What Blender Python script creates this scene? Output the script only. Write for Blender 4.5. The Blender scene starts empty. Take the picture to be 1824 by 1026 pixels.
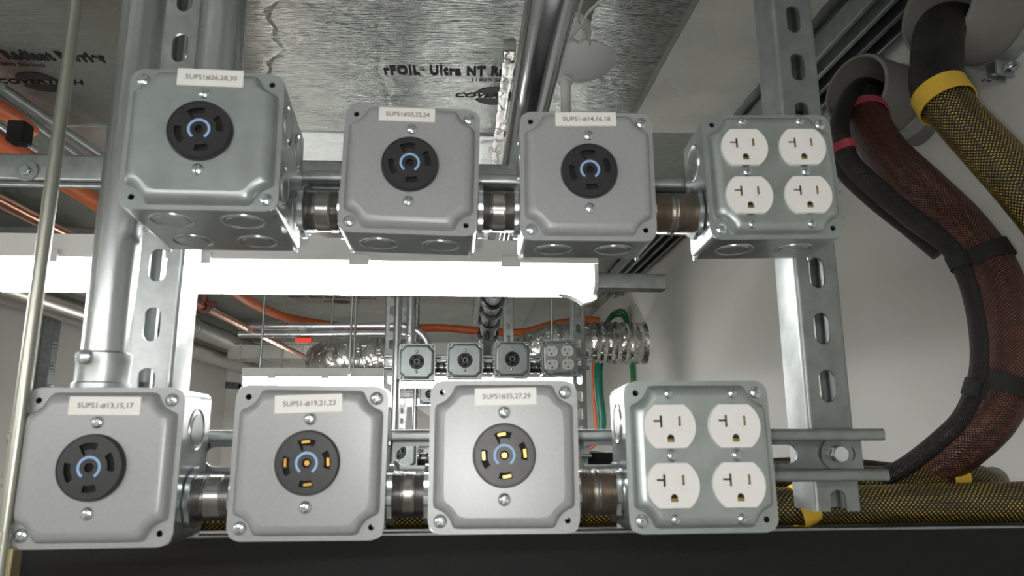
import bpy, bmesh, math, random
from mathutils import Vector, Matrix
PI = math.pi
R = math.radians
sc = bpy.context.scene
col = sc.collection

# ------------------------------------------------------------------ camera
CZ = 2.35                       # camera height above the floor
F = 1269.0                      # focal length in pixels of a 1824 px wide frame
PITCH, YAW, ROLL = R(11.85), R(-3.84), R(0.18)
def _rx(a): return Matrix.Rotation(a, 3, 'X')
def _ry(a): return Matrix.Rotation(a, 3, 'Y')
def _rz(a): return Matrix.Rotation(a, 3, 'Z')
CAMM = _rz(YAW) @ _rx(PITCH) @ _ry(ROLL)       # columns: right, forward, up
CAMP = Vector((0, 0, CZ))
cd = bpy.data.cameras.new('camera'); cam = bpy.data.objects.new('camera', cd); col.objects.link(cam)
r_, f_, u_ = CAMM.col[0], CAMM.col[1], CAMM.col[2]
cam.matrix_world = Matrix(((r_.x, u_.x, -f_.x, 0), (r_.y, u_.y, -f_.y, 0), (r_.z, u_.z, -f_.z, CZ), (0, 0, 0, 1)))
cd.sensor_width = 36; cd.lens = 36 * F / 1824; cd.clip_start = 0.02; cd.clip_end = 60
cd.dof.use_dof = True; cd.dof.focus_distance = 1.7; cd.dof.aperture_fstop = 15
sc.camera = cam
def ray(px, py):
    return CAMM @ Vector(((px - 912) / F, 1, -(py - 513) / F))
def at(px, py, Y):              # point of the plane at depth Y seen at a pixel of the photograph
    d = ray(px, py); return CAMP + d * (Y / d.y)
def atz(px, py, h):             # point of the horizontal plane at height h above the camera
    d = ray(px, py); return CAMP + d * (h / d.z)
def atx(px, py, X):
    d = ray(px, py); return CAMP + d * (X / d.x)

# ------------------------------------------------------------------ world, exposure, camera flash
w = bpy.data.worlds.new('world'); sc.world = w; w.use_nodes = True
w.node_tree.nodes['Background'].inputs[0].default_value = (0.6, 0.62, 0.62, 1)
w.node_tree.nodes['Background'].inputs[1].default_value = 0.05
vs = sc.view_settings
vs.view_transform = 'Standard'; vs.look = 'None'; vs.exposure = 0.0; vs.gamma = 1; vs.use_curve_mapping = False
sc.cycles.use_denoising = True
sc.cycles.max_bounces = 8
sc.cycles.sample_clamp_indirect = 6
fl = bpy.data.lights.new('phone_flash', 'POINT'); fl.energy = 3.4; fl.color = (1, 0.98, 0.95); fl.shadow_soft_size = 0.003
flo = bpy.data.objects.new('phone_flash', fl); col.objects.link(flo); flo.location = (-0.022, 0.0, CZ - 0.016)
LAMP = 34.0                     # strength of the strip light lenses

# room extents, relative to the camera
H = 0.68; WR = 0.72; WL = -1.68; YF = 5.2; YB = -2.6
ZC = CZ + H

# ------------------------------------------------------------------ materials
def mat(name, base, rough=0.5, metal=0.0, noise=None, bump=None, emit=None, spec=None, coat=None, coords='Object'):
    m = bpy.data.materials.new(name); m.use_nodes = True
    nt = m.node_tree; b = nt.nodes['Principled BSDF']
    b.inputs['Base Color'].default_value = (*base, 1); b.inputs['Roughness'].default_value = rough; b.inputs['Metallic'].default_value = metal
    if spec is not None: b.inputs['Specular IOR Level'].default_value = spec
    if coat: b.inputs['Coat Weight'].default_value = coat
    tc = nt.nodes.new('ShaderNodeTexCoord')
    if noise:                   # (scale, amount, roughness amount, stretch)
        sca, am, ra = noise[:3]; st = noise[3] if len(noise) > 3 else (1, 1, 1)
        mp = nt.nodes.new('ShaderNodeMapping'); mp.inputs['Scale'].default_value = st
        nt.links.new(tc.outputs[coords], mp.inputs[0])
        n = nt.nodes.new('ShaderNodeTexNoise'); n.inputs['Scale'].default_value = sca; n.inputs['Detail'].default_value = 5
        nt.links.new(mp.outputs[0], n.inputs['Vector'])
        cr = nt.nodes.new('ShaderNodeValToRGB')
        cr.color_ramp.elements[0].position = 0.3; cr.color_ramp.elements[1].position = 0.7
        cr.color_ramp.elements[0].color = (*[max(0, c * (1 - am)) for c in base], 1)
        cr.color_ramp.elements[1].color = (*[min(1, c * (1 + am)) for c in base], 1)
        nt.links.new(n.outputs[0], cr.inputs[0]); nt.links.new(cr.outputs[0], b.inputs['Base Color'])
        mr = nt.nodes.new('ShaderNodeMapRange'); mr.inputs[3].default_value = max(0.02, rough - ra); mr.inputs[4].default_value = rough + ra
        nt.links.new(n.outputs[0], mr.inputs[0]); nt.links.new(mr.outputs[0], b.inputs['Roughness'])
    if bump:                    # (scale, strength, distance)
        n2 = nt.nodes.new('ShaderNodeTexNoise'); n2.inputs['Scale'].default_value = bump[0]; n2.inputs['Detail'].default_value = 4
        nt.links.new(tc.outputs[coords], n2.inputs['Vector'])
        bp = nt.nodes.new('ShaderNodeBump'); bp.inputs['Strength'].default_value = bump[1]; bp.inputs['Distance'].default_value = bump[2]
        nt.links.new(n2.outputs[0], bp.inputs['Height']); nt.links.new(bp.outputs[0], b.inputs['Normal'])
    if emit:
        b.inputs['Emission Color'].default_value = (*emit[:3], 1); b.inputs['Emission Strength'].default_value = emit[3]
    return m
M = {}
M['galv'] = mat('galvanised_steel', (0.47, 0.50, 0.50), 0.38, 0.85, (70, 0.14, 0.08), (300, 0.05, 0.0005))
M['galv_dull'] = mat('dull_galvanised_steel', (0.29, 0.315, 0.31), 0.45, 0.75, (55, 0.16, 0.06), (260, 0.06, 0.0005))
M['box_steel'] = mat('pressed_box_steel', (0.50, 0.53, 0.53), 0.30, 0.9, (40, 0.12, 0.08), (30, 0.08, 0.001))
M['cover_grey'] = mat('satin_grey_cover', (0.345, 0.355, 0.355), 0.36, 0.15, (400, 0.04, 0.03))
M['cover_galv'] = mat('galvanised_cover', (0.37, 0.41, 0.40), 0.36, 0.6, (60, 0.09, 0.06), (200, 0.03, 0.0005))
M['black_plastic'] = mat('black_receptacle_plastic', (0.020, 0.020, 0.023), 0.4, 0, (300, 0.2, 0.05))
M['dark'] = mat('dark_cavity', (0.008, 0.008, 0.008), 0.8)
M['blue'] = mat('light_blue_ring', (0.30, 0.47, 0.75), 0.5)
M['brass'] = mat('brass_contact', (0.62, 0.38, 0.08), 0.28, 0.9)
M['white_plastic'] = mat('white_receptacle_plastic', (0.80, 0.80, 0.78), 0.25, 0, (10, 0.01, 0.02), coat=0.3)
M['label'] = mat('label_paper', (0.80, 0.80, 0.76), 0.35, 0, (60, 0.03, 0.08))
M['ink'] = mat('black_ink', (0.03, 0.03, 0.03), 0.6)
M['ink_grey'] = mat('grey_ink', (0.16, 0.16, 0.15), 0.6)
M['screw'] = mat('zinc_screw', (0.70, 0.76, 0.80), 0.22, 0.95)
M['emt'] = mat('conduit_steel', (0.52, 0.54, 0.55), 0.27, 0.9, (14, 0.07, 0.06, (1, 1, 0.2)), (60, 0.02, 0.0006))
M['nipple'] = mat('threaded_nipple_steel', (0.40, 0.39, 0.38), 0.24, 0.95, (50, 0.25, 0.06))
M['nipple_brown'] = mat('worn_threaded_nipple_steel', (0.38, 0.34, 0.29), 0.32, 0.9, (60, 0.25, 0.06))
M['chrome'] = mat('polished_pipe_steel', (0.50, 0.51, 0.53), 0.16, 0.97, (20, 0.10, 0.07), (40, 0.03, 0.001))
M['rod'] = mat('threaded_rod_zinc', (0.40, 0.41, 0.36), 0.34, 0.9)
M['wall'] = mat('painted_wall', (0.70, 0.70, 0.66), 0.6, 0, (3, 0.03, 0.05), (120, 0.03, 0.001))
M['floor'] = mat('floor_board', (0.42, 0.37, 0.32), 0.6, 0, (2, 0.25, 0.05))
M['fixture'] = mat('white_fixture_paint', (0.74, 0.74, 0.72), 0.4, 0, (20, 0.02, 0.03))
M['lens'] = mat('lit_lens', (0.9, 0.9, 0.9), 0.4, 0, emit=(1.0, 0.985, 0.96, LAMP))
M['clear'] = mat('clear_end_plastic', (0.85, 0.86, 0.86), 0.15, 0)
M['pvc'] = mat('grey_pvc', (0.22, 0.21, 0.195), 0.5, 0, (30, 0.06, 0.05), (200, 0.06, 0.0005))
M['pvc_in'] = M['pvc']
M['velcro_black'] = mat('black_hook_tape', (0.012, 0.012, 0.012), 0.8, 0, bump=(1500, 0.5, 0.0004))
M['velcro_red'] = mat('red_hook_tape', (0.42, 0.055, 0.085), 0.75, 0, (900, 0.18, 0.05), (1500, 0.4, 0.0004))
M['velcro_yellow'] = mat('yellow_hook_tape', (0.72, 0.46, 0.05), 0.75, 0, (900, 0.12, 0.05), (1500, 0.4, 0.0004))
M['rack'] = mat('black_rack_paint', (0.010, 0.010, 0.011), 0.6, 0, (700, 0.5, 0.08), (900, 0.25, 0.0005), spec=0.25)
M['copper'] = mat('copper_pipe', (0.62, 0.32, 0.22), 0.25, 0.95, (20, 0.15, 0.08))
M['orange'] = mat('orange_plastic_duct', (0.66, 0.15, 0.045), 0.45, 0, (20, 0.1, 0.05))
M['orange_dull'] = M['orange']
M['green'] = mat('green_cable_jacket', (0.02, 0.20, 0.05), 0.35)
M['teal'] = mat('teal_cable_jacket', (0.01, 0.17, 0.12), 0.4)
M['black_rubber'] = mat('dark_pipe_coupling', (0.16, 0.16, 0.17), 0.25, 0.9)
M['tan'] = mat('tan_zinc_bracket', (0.36, 0.30, 0.18), 0.4, 0.6, (40, 0.2, 0.05))
M['pink'] = mat('worn_bolt_end', (0.72, 0.58, 0.50), 0.5, 0.2)
M['white_cable'] = mat('white_cable_jacket', (0.66, 0.66, 0.62), 0.4)
M['white_cap'] = mat('white_escutcheon', (0.72, 0.73, 0.73), 0.35)
M['red'] = mat('red_marker_plastic', (0.8, 0.06, 0.03), 0.5)
M['rust'] = mat('rust_red_clamp', (0.20, 0.055, 0.045), 0.6)
M['duct_grey'] = mat('galvanised_duct', (0.60, 0.60, 0.55), 0.34, 0.85, (8, 0.10, 0.08), (30, 0.05, 0.002))
M['dark_steel'] = mat('dark_steel_bar', (0.16, 0.17, 0.175), 0.4, 0.8, (20, 0.2, 0.05))

def foil_mat(name, base, rough, crinkle, weave, wave=0.5, vor=4):
    m = bpy.data.materials.new(name); m.use_nodes = True; nt = m.node_tree; b = nt.nodes['Principled BSDF']
    L = nt.links.new; N = nt.nodes.new
    b.inputs['Metallic'].default_value = 0.97
    tc = N('ShaderNodeTexCoord')
    n = N('ShaderNodeTexNoise'); n.inputs['Scale'].default_value = 3.5; n.inputs['Detail'].default_value = 6
    L(tc.outputs['Object'], n.inputs['Vector'])
    cr = N('ShaderNodeValToRGB'); cr.color_ramp.elements[0].position = 0.35; cr.color_ramp.elements[1].position = 0.65
    cr.color_ramp.elements[0].color = (*[c * 0.85 for c in base], 1); cr.color_ramp.elements[1].color = (*[min(1, c * 1.12) for c in base], 1)
    L(n.outputs[0], cr.inputs[0]); L(cr.outputs[0], b.inputs['Base Color'])
    mr = N('ShaderNodeMapRange'); mr.inputs[3].default_value = rough - 0.07; mr.inputs[4].default_value = rough + 0.1
    L(n.outputs[0], mr.inputs[0]); L(mr.outputs[0], b.inputs['Roughness'])
    # fine weave stretched across the sheet
    mp = N('ShaderNodeMapping'); mp.inputs['Scale'].default_value = (25, 420, 1); L(tc.outputs['Object'], mp.inputs[0])
    n2 = N('ShaderNodeTexNoise'); n2.inputs['Scale'].default_value = 1; n2.inputs['Detail'].default_value = 2; L(mp.outputs[0], n2.inputs['Vector'])
    b1 = N('ShaderNodeBump'); b1.inputs['Strength'].default_value = weave; b1.inputs['Distance'].default_value = 0.001; L(n2.outputs[0], b1.inputs['Height'])
    # soft waves of the sheet
    n3 = N('ShaderNodeTexNoise'); n3.inputs['Scale'].default_value = 5; n3.inputs['Detail'].default_value = 3; n3.inputs['Distortion'].default_value = 0.4
    L(tc.outputs['Object'], n3.inputs['Vector'])
    b2 = N('ShaderNodeBump'); b2.inputs['Strength'].default_value = wave; b2.inputs['Distance'].default_value = 0.012; L(n3.outputs[0], b2.inputs['Height']); L(b1.outputs[0], b2.inputs['Normal'])
    # sharp creases
    nd = N('ShaderNodeTexNoise'); nd.inputs['Scale'].default_value = 9; nd.inputs['Detail'].default_value = 3; L(tc.outputs['Object'], nd.inputs['Vector'])
    av = N('ShaderNodeVectorMath'); av.operation = 'MULTIPLY_ADD'; L(nd.outputs['Color'], av.inputs[0]); av.inputs[1].default_value = (.12, .12, .12); L(tc.outputs['Object'], av.inputs[2])
    n4 = N('ShaderNodeTexVoronoi'); n4.feature = 'DISTANCE_TO_EDGE'; n4.inputs['Scale'].default_value = vor; L(av.outputs[0], n4.inputs['Vector'])
    mi = N('ShaderNodeMath'); mi.operation = 'MINIMUM'; mi.inputs[1].default_value = 0.035; L(n4.outputs['Distance'], mi.inputs[0])
    b3 = N('ShaderNodeBump'); b3.inputs['Strength'].default_value = crinkle; b3.inputs['Distance'].default_value = 0.05; L(mi.outputs[0], b3.inputs['Height']); L(b2.outputs[0], b3.inputs['Normal'])
    L(b3.outputs[0], b.inputs['Normal'])
    return m
M['foil'] = foil_mat('reflective_foil', (0.40, 0.425, 0.40), 0.23, 0.40, 1.4, 0.75, 3.4)
M['foil_tape'] = foil_mat('bright_foil_tape', (0.62, 0.65, 0.64), 0.28, 0.25, 0.9, 0.8, 26)
M['foil_crumple'] = foil_mat('crumpled_foil', (0.60, 0.60, 0.57), 0.26, 0.9, 0.2, 0.7, 22)

def mesh_sleeve(name, colr, thr=0.35, freq=1.0, black=(0.008, 0.008, 0.008)):
    """Braided black sleeve with the coloured wires showing through its openings (uses the tube's UVs in metres)."""
    m = bpy.data.materials.new(name); m.use_nodes = True; nt = m.node_tree; b = nt.nodes['Principled BSDF']
    L = nt.links.new; N = nt.nodes.new
    uv = N('ShaderNodeUVMap'); sp = N('ShaderNodeSeparateXYZ'); L(uv.outputs[0], sp.inputs[0])
    def mth(op, a, b_=None):
        n = N('ShaderNodeMath'); n.operation = op
        for i, x in enumerate((a, b_)):
            if x is None: continue
            if isinstance(x, (int, float)): n.inputs[i].default_value = x
            else: L(x, n.inputs[i])
        return n.outputs[0]
    k = 2 * PI / 0.0036 * freq
    a = mth('MULTIPLY', mth('ADD', sp.outputs[0], sp.outputs[1]), k / 2); c = mth('MULTIPLY', mth('SUBTRACT', sp.outputs[0], sp.outputs[1]), k / 2)
    s = mth('MULTIPLY', mth('SINE', a), mth('SINE', c)); s = mth('ABSOLUTE', s)
    mask = mth('GREATER_THAN', s, thr)
    n = N('ShaderNodeTexNoise'); n.inputs['Scale'].default_value = 40; n.inputs['Detail'].default_value = 3
    mp = N('ShaderNodeMapping'); mp.inputs['Scale'].default_value = (3, 0.3, 1); L(uv.outputs[0], mp.inputs[0]); L(mp.outputs[0], n.inputs['Vector'])
    cr = N('ShaderNodeValToRGB'); cr.color_ramp.elements[0].position = 0.42; cr.color_ramp.elements[1].position = 0.58
    cr.color_ramp.elements[0].color = (*[x * 0.45 for x in colr], 1); cr.color_ramp.elements[1].color = (*colr, 1); L(n.outputs[0], cr.inputs[0])
    mx = N('ShaderNodeMix'); mx.data_type = 'RGBA'; L(mask, mx.inputs[0]); mx.inputs[6].default_value = (*black, 1); L(cr.outputs[0], mx.inputs[7])
    L(mx.outputs[2], b.inputs['Base Color'])
    b.inputs['Roughness'].default_value = 0.33
    bp = N('ShaderNodeBump'); bp.inputs['Strength'].default_value = 0.9; bp.inputs['Distance'].default_value = 0.0008; bp.invert = True; L(s, bp.inputs['Height']); L(bp.outputs[0], b.inputs['Normal'])
    return m
M['sleeve_yellow'] = mesh_sleeve('yellow_wired_sleeve', (0.62, 0.42, 0.03), 0.70, 0.80)
M['sleeve_red'] = mesh_sleeve('copper_wired_sleeve', (0.30, 0.085, 0.035), 0.60, 1.0, (0.008, 0.005, 0.005))
M['sleeve_black'] = mesh_sleeve('black_sleeve', (0.014, 0.012, 0.010), 0.45, 1.3)

# ------------------------------------------------------------------ mesh helpers
class MB:
    def __init__(s): s.v = []; s.f = []; s.uv = []; s.mi = []; s.cur = 0
    def add(s, vs, fs, uvs=None):
        o = len(s.v); s.v += [tuple(p) for p in vs]
        for i, f in enumerate(fs):
            s.f.append([o + k for k in f]); s.uv.append(uvs[i] if uvs else None); s.mi.append(s.cur)
    def box(s, a, b, rot=None, org=None):
        xs = (min(a[0], b[0]), max(a[0], b[0])); ys = (min(a[1], b[1]), max(a[1], b[1])); zs = (min(a[2], b[2]), max(a[2], b[2]))
        vs = [Vector((x, y, z)) for x in xs for y in ys for z in zs]
        if rot: vs = [rot @ (p - org) + org for p in vs]
        s.add(vs, [(0, 1, 3, 2), (4, 6, 7, 5), (0, 4, 5, 1), (2, 3, 7, 6), (0, 2, 6, 4), (1, 5, 7, 3)])
    def tube(s, pts, r, n=20, cap=True, radii=None):
        pts = [Vector(p) for p in pts]; m = len(pts); rings = []; t0 = None; up = None; L = 0; vs = []; Ls = []
        for i, p in enumerate(pts):
            t = (pts[min(i + 1, m - 1)] - pts[max(i - 1, 0)]).normalized()
            if up is None:
                up = Vector((0, 0, 1)) if abs(t.z) < 0.9 else Vector((0, 1, 0))
            up = (up - t * up.dot(t)).normalized(); sd = t.cross(up)
            if i: L += (p - pts[i - 1]).length
            Ls.append(L); rr = radii[i] if radii else r
            for k in range(n):
                a = 2 * PI * k / n; vs.append(p + up * math.cos(a) * rr + sd * math.sin(a) * rr)
        fs = []; uvs = []
        c = 2 * PI * r
        for i in range(m - 1):
            for k in range(n):
                k2 = (k + 1) % n
                fs.append((i * n + k, (i + 1) * n + k, (i + 1) * n + k2, i * n + k2))
                uvs.append(((c * k / n, Ls[i]), (c * k / n, Ls[i + 1]), (c * (k + 1) / n, Ls[i + 1]), (c * (k + 1) / n, Ls[i])))
        s.add(vs, fs, uvs)
        if cap:
            s.add(vs[:n], [tuple(range(n))]); s.add(vs[-n:], [tuple(range(n))[::-1]])
    def lathe(s, c, ax, prof, n=32, cap=(True, True)):
        """prof: list of (distance along axis, radius)"""
        c = Vector(c); ax = Vector(ax).normalized(); up = Vector((0, 0, 1)) if abs(ax.z) < 0.9 else Vector((0, 1, 0))
        up = (up - ax * up.dot(ax)).normalized(); sd = ax.cross(up); vs = []
        for d, r in prof:
            for k in range(n):
                a = 2 * PI * k / n; vs.append(c + ax * d + up * math.cos(a) * r + sd * math.sin(a) * r)
        fs = []
        for i in range(len(prof) - 1):
            for k in range(n):
                k2 = (k + 1) % n; fs.append((i * n + k, (i + 1) * n + k, (i + 1) * n + k2, i * n + k2))
        if cap[0]: fs.append(tuple(range(n)))
        if cap[1]: fs.append(tuple((len(prof) - 1) * n + k for k in range(n))[::-1])
        s.add(vs, fs)
    def plate(s, outline, holes, thick, xf):
        """2-D outline with holes, extruded by thick; xf maps (u, v, t) to a point"""
        bm = bmesh.new(); edges = []
        for loop in [outline] + holes:
            vv = [bm.verts.new((p[0], p[1], 0)) for p in loop]
            for i in range(len(vv)): edges.append(bm.edges.new((vv[i], vv[(i + 1) % len(vv)])))
        bmesh.ops.triangle_fill(bm, use_beauty=True, use_dissolve=False, edges=edges)
        bm.verts.index_update()
        V = [(v.co.x, v.co.y) for v in bm.verts]; Fs = [[v.index for v in f.verts] for f in bm.faces]
        n = len(V)
        def sg(f):
            a = 0
            for i in range(len(f)):
                p, q = V[f[i]], V[f[(i + 1) % len(f)]]; a += p[0] * q[1] - p[1] * q[0]
            return a
        Fs = [f if sg(f) > 0 else f[::-1] for f in Fs]
        vs = [xf(u, v, 0) for u, v in V] + [xf(u, v, thick) for u, v in V]
        fs = [tuple(f) for f in Fs] + [tuple(k + n for k in f[::-1]) for f in Fs]
        o = 0
        for loop in [outline] + holes:
            L = len(loop)
            for i in range(L): a, b = o + i, o + (i + 1) % L; fs.append((a, b, b + n, a + n))
            o += L
        bm.free(); s.add(vs, fs)
    def extr(s, prof, xf, L0, L1):
        n = len(prof); vs = [xf(p[0], p[1], L0) for p in prof] + [xf(p[0], p[1], L1) for p in prof]
        s.add(vs, [(i, (i + 1) % n, n + (i + 1) % n, n + i) for i in range(n)] + [tuple(range(n))[::-1], tuple(range(n, 2 * n))])
    def build(s, name, m, parent=None, smooth=True, angle=35, bevel=None):
        me = bpy.data.meshes.new(name); me.from_pydata(s.v, [], s.f)
        ms = m if isinstance(m, (list, tuple)) else [m]
        for x in ms: me.materials.append(M[x] if isinstance(x, str) else x)
        if len(ms) > 1: me.polygons.foreach_set('material_index', s.mi)
        if any(s.uv):
            ul = me.uv_layers.new(name='UVMap'); li = 0
            for f, u in zip(s.f, s.uv):
                for k in range(len(f)):
                    if u: ul.data[li].uv = u[k]
                    li += 1
        bm = bmesh.new(); bm.from_mesh(me); bmesh.ops.recalc_face_normals(bm, faces=bm.faces)
        if smooth:
            for f in bm.faces: f.smooth = True
            for e in bm.edges:
                if len(e.link_faces) != 2 or e.calc_face_angle(0) > R(angle): e.smooth = False
        bm.to_mesh(me); bm.free()
        o = bpy.data.objects.new(name, me); col.objects.link(o)
        if parent: o.parent = parent
        if bevel:
            bv = o.modifiers.new('bevel', 'BEVEL'); bv.width = bevel; bv.segments = 2; bv.limit_method = 'ANGLE'; bv.angle_limit = R(50)
        return o

def tag(o, label=None, cat=None, group=None, kind=None):
    if label: o['label'] = label
    if cat: o['category'] = cat
    if group: o['group'] = group
    if kind: o['kind'] = kind
    return o
def empty(name, loc, rot=None):
    o = bpy.data.objects.new(name, None); col.objects.link(o); o.location = loc; o.empty_display_size = 0.02
    if rot: o.rotation_euler = rot
    return o
def copy_tree(o, parent=None):
    c = o.copy(); col.objects.link(c); c.parent = parent
    for ch in list(o.children): copy_tree(ch, c)
    return c
def spline(pts, n=8):
    pts = [Vector(p) for p in pts]; out = []
    P = [pts[0] * 2 - pts[1]] + pts + [pts[-1] * 2 - pts[-2]]
    for i in range(1, len(P) - 2):
        for k in range(n):
            t = k / n; a, b, c, d = P[i - 1], P[i], P[i + 1], P[i + 2]
            out.append(0.5 * ((2 * b) + (c - a) * t + (2 * a - 5 * b + 4 * c - d) * t * t + (3 * b - a - 3 * c + d) * t ** 3))
    out.append(pts[-1]); return out
def circ(cx, cy, r, n=24): return [(cx + r * math.cos(2 * PI * k / n), cy + r * math.sin(2 * PI * k / n)) for k in range(n)]
def rrect(hw, hh, r, n=6, cx=0, cy=0):
    out = []
    for sx, sy, a0 in ((1, 1, 0), (-1, 1, 90), (-1, -1, 180), (1, -1, 270)):
        for k in range(n + 1):
            a = R(a0 + 90 * k / n); out.append((cx + sx * (hw - r) + r * math.cos(a), cy + sy * (hh - r) + r * math.sin(a)))
    return out
_txt = {}
def text_mesh(body, size, offset=0.0, shear=0.0, space=1.0, align='CENTER'):
    key = (body, size, offset, shear, space, align)
    if key in _txt: return _txt[key]
    cu = bpy.data.curves.new('lettering', 'FONT'); cu.body = body; cu.size = size; cu.offset = offset; cu.shear = shear; cu.space_character = space
    cu.align_x = align; cu.align_y = 'CENTER'; cu.resolution_u = 3; cu.extrude = 0.00005
    o = bpy.data.objects.new('lettering_source', cu); col.objects.link(o)
    bpy.context.view_layer.update()
    me = bpy.data.meshes.new_from_object(o.evaluated_get(bpy.context.evaluated_depsgraph_get()))
    bpy.data.objects.remove(o); bpy.data.curves.remove(cu)
    _txt[key] = me; return me
def lettering(name, body, size, m, parent, loc, rot, sx=1.0, fit=None, **k):
    me = text_mesh(body, size, **k).copy(); me.materials.clear(); me.materials.append(M[m])
    if fit:
        xs = [v.co.x for v in me.vertices]; sx = fit / (max(xs) - min(xs))
    for v in me.vertices: v.co.x *= sx
    o = bpy.data.objects.new(name, me); col.objects.link(o); o.parent = parent; o.location = loc; o.rotation_euler = rot; return o

# ------------------------------------------------------------------ the room
def room_plane(name, pts, m):
    mb = MB(); mb.add(pts, [(0, 1, 2, 3)]); o = mb.build(name, m); tag(o, kind='structure'); return o
FL = 0.0
def slab(name, a, b, m):
    mb = MB(); mb.box(a, b); o = mb.build(name, m, smooth=False); tag(o, kind='structure'); return o
slab('floor', (WL - .1, YB - .1, -0.1), (WR + .1, YF + .1, 0), 'floor')
slab('wall_right', (WR, YB, 0), (WR + .1, YF + .1, ZC), 'wall')
slab('wall_left', (WL - .1, YB, 0), (WL, YF + .1, ZC), 'wall')
slab('wall_far', (WL, YF, 0), (WR, YF + .1, ZC), 'wall')
M['reflect_panel'] = mat('added_brown_panel', (0.34, 0.19, 0.11), 0.55, 0, (3, 0.3, 0.05, (1, 1, .2)))
slab('added_panel_1', (WL + .005, YF - .03, 0), (-.72, YF - .001, 1.75), 'reflect_panel')  # unseen brown panel, added to give the foil ceiling warm reflections
slab('wall_back', (WL - .1, YB - .1, 0), (WR + .1, YB, ZC), 'wall')

# foil faced ceiling: gently wavy sheet
rnd = random.Random(4)
def hgt(x, y):
    z = 0.0022 * math.sin(x * 7.3 + 1.2 * math.sin(y * 2.1)) + 0.0016 * math.sin(y * 5.2 + x * 3.1)
    if .165 < x < .36: z -= 0.020 * (x - .165) / .195          # one sheet sags towards its seam
    z -= 0.004 * (x >= .36)
    return z
def build_ceiling():
    mb = MB(); nx, ny = 104, 200; vs = []
    x0, x1, y0, y1 = WL - .1, WR + .1, YB - .1, YF + .1
    for j in range(ny + 1):
        for i in range(nx + 1):
            x = x0 + (x1 - x0) * i / nx; y = y0 + (y1 - y0) * j / ny; vs.append((x, y, ZC + hgt(x, y)))
    fs = [(j * (nx + 1) + i, j * (nx + 1) + i + 1, (j + 1) * (nx + 1) + i + 1, (j + 1) * (nx + 1) + i) for j in range(ny) for i in range(nx)]
    mb.add(vs, fs)
    mb.box((x0, y0, ZC + .03), (x1, y1, ZC + .1))
    o = mb.build('ceiling', 'foil'); tag(o, kind='structure'); return o
ceiling = build_ceiling()

# printed marks on the foil
def foil_print(xl, xr, y, parent, big=True):
    z = ZC - 0.0048; wd = xr - xl; sz = wd / 0.40
    rot = (PI, 0, 0); cx = (xl + xr) / 2; ex = xr - 0.445 * wd
    lettering('printed_text', 'rFOIL  Ultra NT Radiant Barrier', 0.047 * sz, 'ink', parent, (cx, y, z), rot, fit=wd, offset=0.0025 * sz, space=1.18)
    lettering('printed_text', '\u00ae', 0.022 * sz, 'ink', parent, (xl + .190 * wd, y - .008 * sz, z), rot, fit=.024 * wd, offset=0.0)
    lettering('printed_text', '(1800 Series)', 0.016 * sz, 'ink', parent, (ex, y + 0.034 * sz, z), rot, fit=0.235 * wd, offset=0.0001)
    mb = MB(); a, b, g = 0.042 * sz, 0.041 * sz, 0.0135 * sz; c = (ex, y + 0.104 * sz); th0 = math.asin(g / b)
    for sgn in (1, -1):
        pts = [(c[0] + a * math.cos(t), c[1] + sgn * b * math.sin(t), z) for t in [th0 + (PI - 2 * th0) * k / 30 for k in range(31)]]
        mb.add(pts, [tuple(range(31))])
    for k in range(14):
        mb.box((c[0] - a * .8 + k * a * .115, c[1] + g * .75, z - .00004), (c[0] - a * .8 + k * a * .115 + a * .07, c[1] + g * .95, z))
    mb.v = [(x, y_, z_ - z + ZC + hgt(x, y_) - .0006) for x, y_, z_ in mb.v]
    mb.build('printed_emblem', 'ink', parent, smooth=False)
    lettering('printed_text', 'COVERTECH', 0.026 * sz, 'ink', parent, (c[0], c[1] - g * .15, z - .00003), rot, fit=0.43 * wd, offset=0.0009 * sz, shear=0.35)
def drape(o):
    for v in o.data.vertices:
        x, y = o.location.x + v.co.x, o.location.y - v.co.y; v.co.z = o.location.z - (ZC + hgt(x, y) - .0008)
p0, p1 = atz(683, 124, H), atz(1040, 134, H)
foil_print(p0.x, p1.x, p0.y, ceiling)
_w = p1.x - p0.x; pe = atz(187, 104, H)
foil_print(pe.x - _w, pe.x, pe.y, ceiling)
q0, q1 = atz(513, 529, H), atz(671, 530, H)
foil_print(q0.x, q1.x, q0.y, ceiling)

for o in ceiling.children:
    if o.name.startswith('printed_text'): drape(o)
# taped seams and loose foil strips on the ceiling
def foil_strip(name, a, b, wd, m, label, z=0.004, seed=1):
    """wrinkled strip of foil tape from a to b (x, y), lying under the ceiling sheet"""
    rr = random.Random(seed); a = Vector(a); b = Vector(b); d = (b - a); L = d.length; d.normalize(); s_ = Vector((-d.y, d.x))
    n = max(8, int(L / 0.02)); k = 7; vs = []
    for i in range(n + 1):
        for j in range(k):
            p = a + d * (L * i / n) + s_ * (wd * (j / (k - 1) - .5) + rr.uniform(-.0015, .0015))
            zz = ZC - z - 0.0022 * (j not in (0, k - 1)) * rr.random()
            vs.append((p.x, p.y, zz))
    nn = len(vs); vs += [(x, y, ZC + .006) for x, y, _ in vs]
    fs = [(i * k + j, i * k + j + 1, (i + 1) * k + j + 1, (i + 1) * k + j) for i in range(n) for j in range(k - 1)]
    fs += [tuple(v + nn for v in f[::-1]) for f in fs]
    rim = [i * k for i in range(n + 1)] + [n * k + j for j in range(1, k)] + [i * k + k - 1 for i in range(n - 1, -1, -1)] + [j for j in range(k - 2, 0, -1)]
    for q in range(len(rim)): x, y = rim[q], rim[(q + 1) % len(rim)]; fs.append((x, y, y + nn, x + nn))
    mb = MB(); mb.add(vs, fs); o = mb.build(name, m, angle=60); tag(o, label, 'foil tape'); return o
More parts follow.
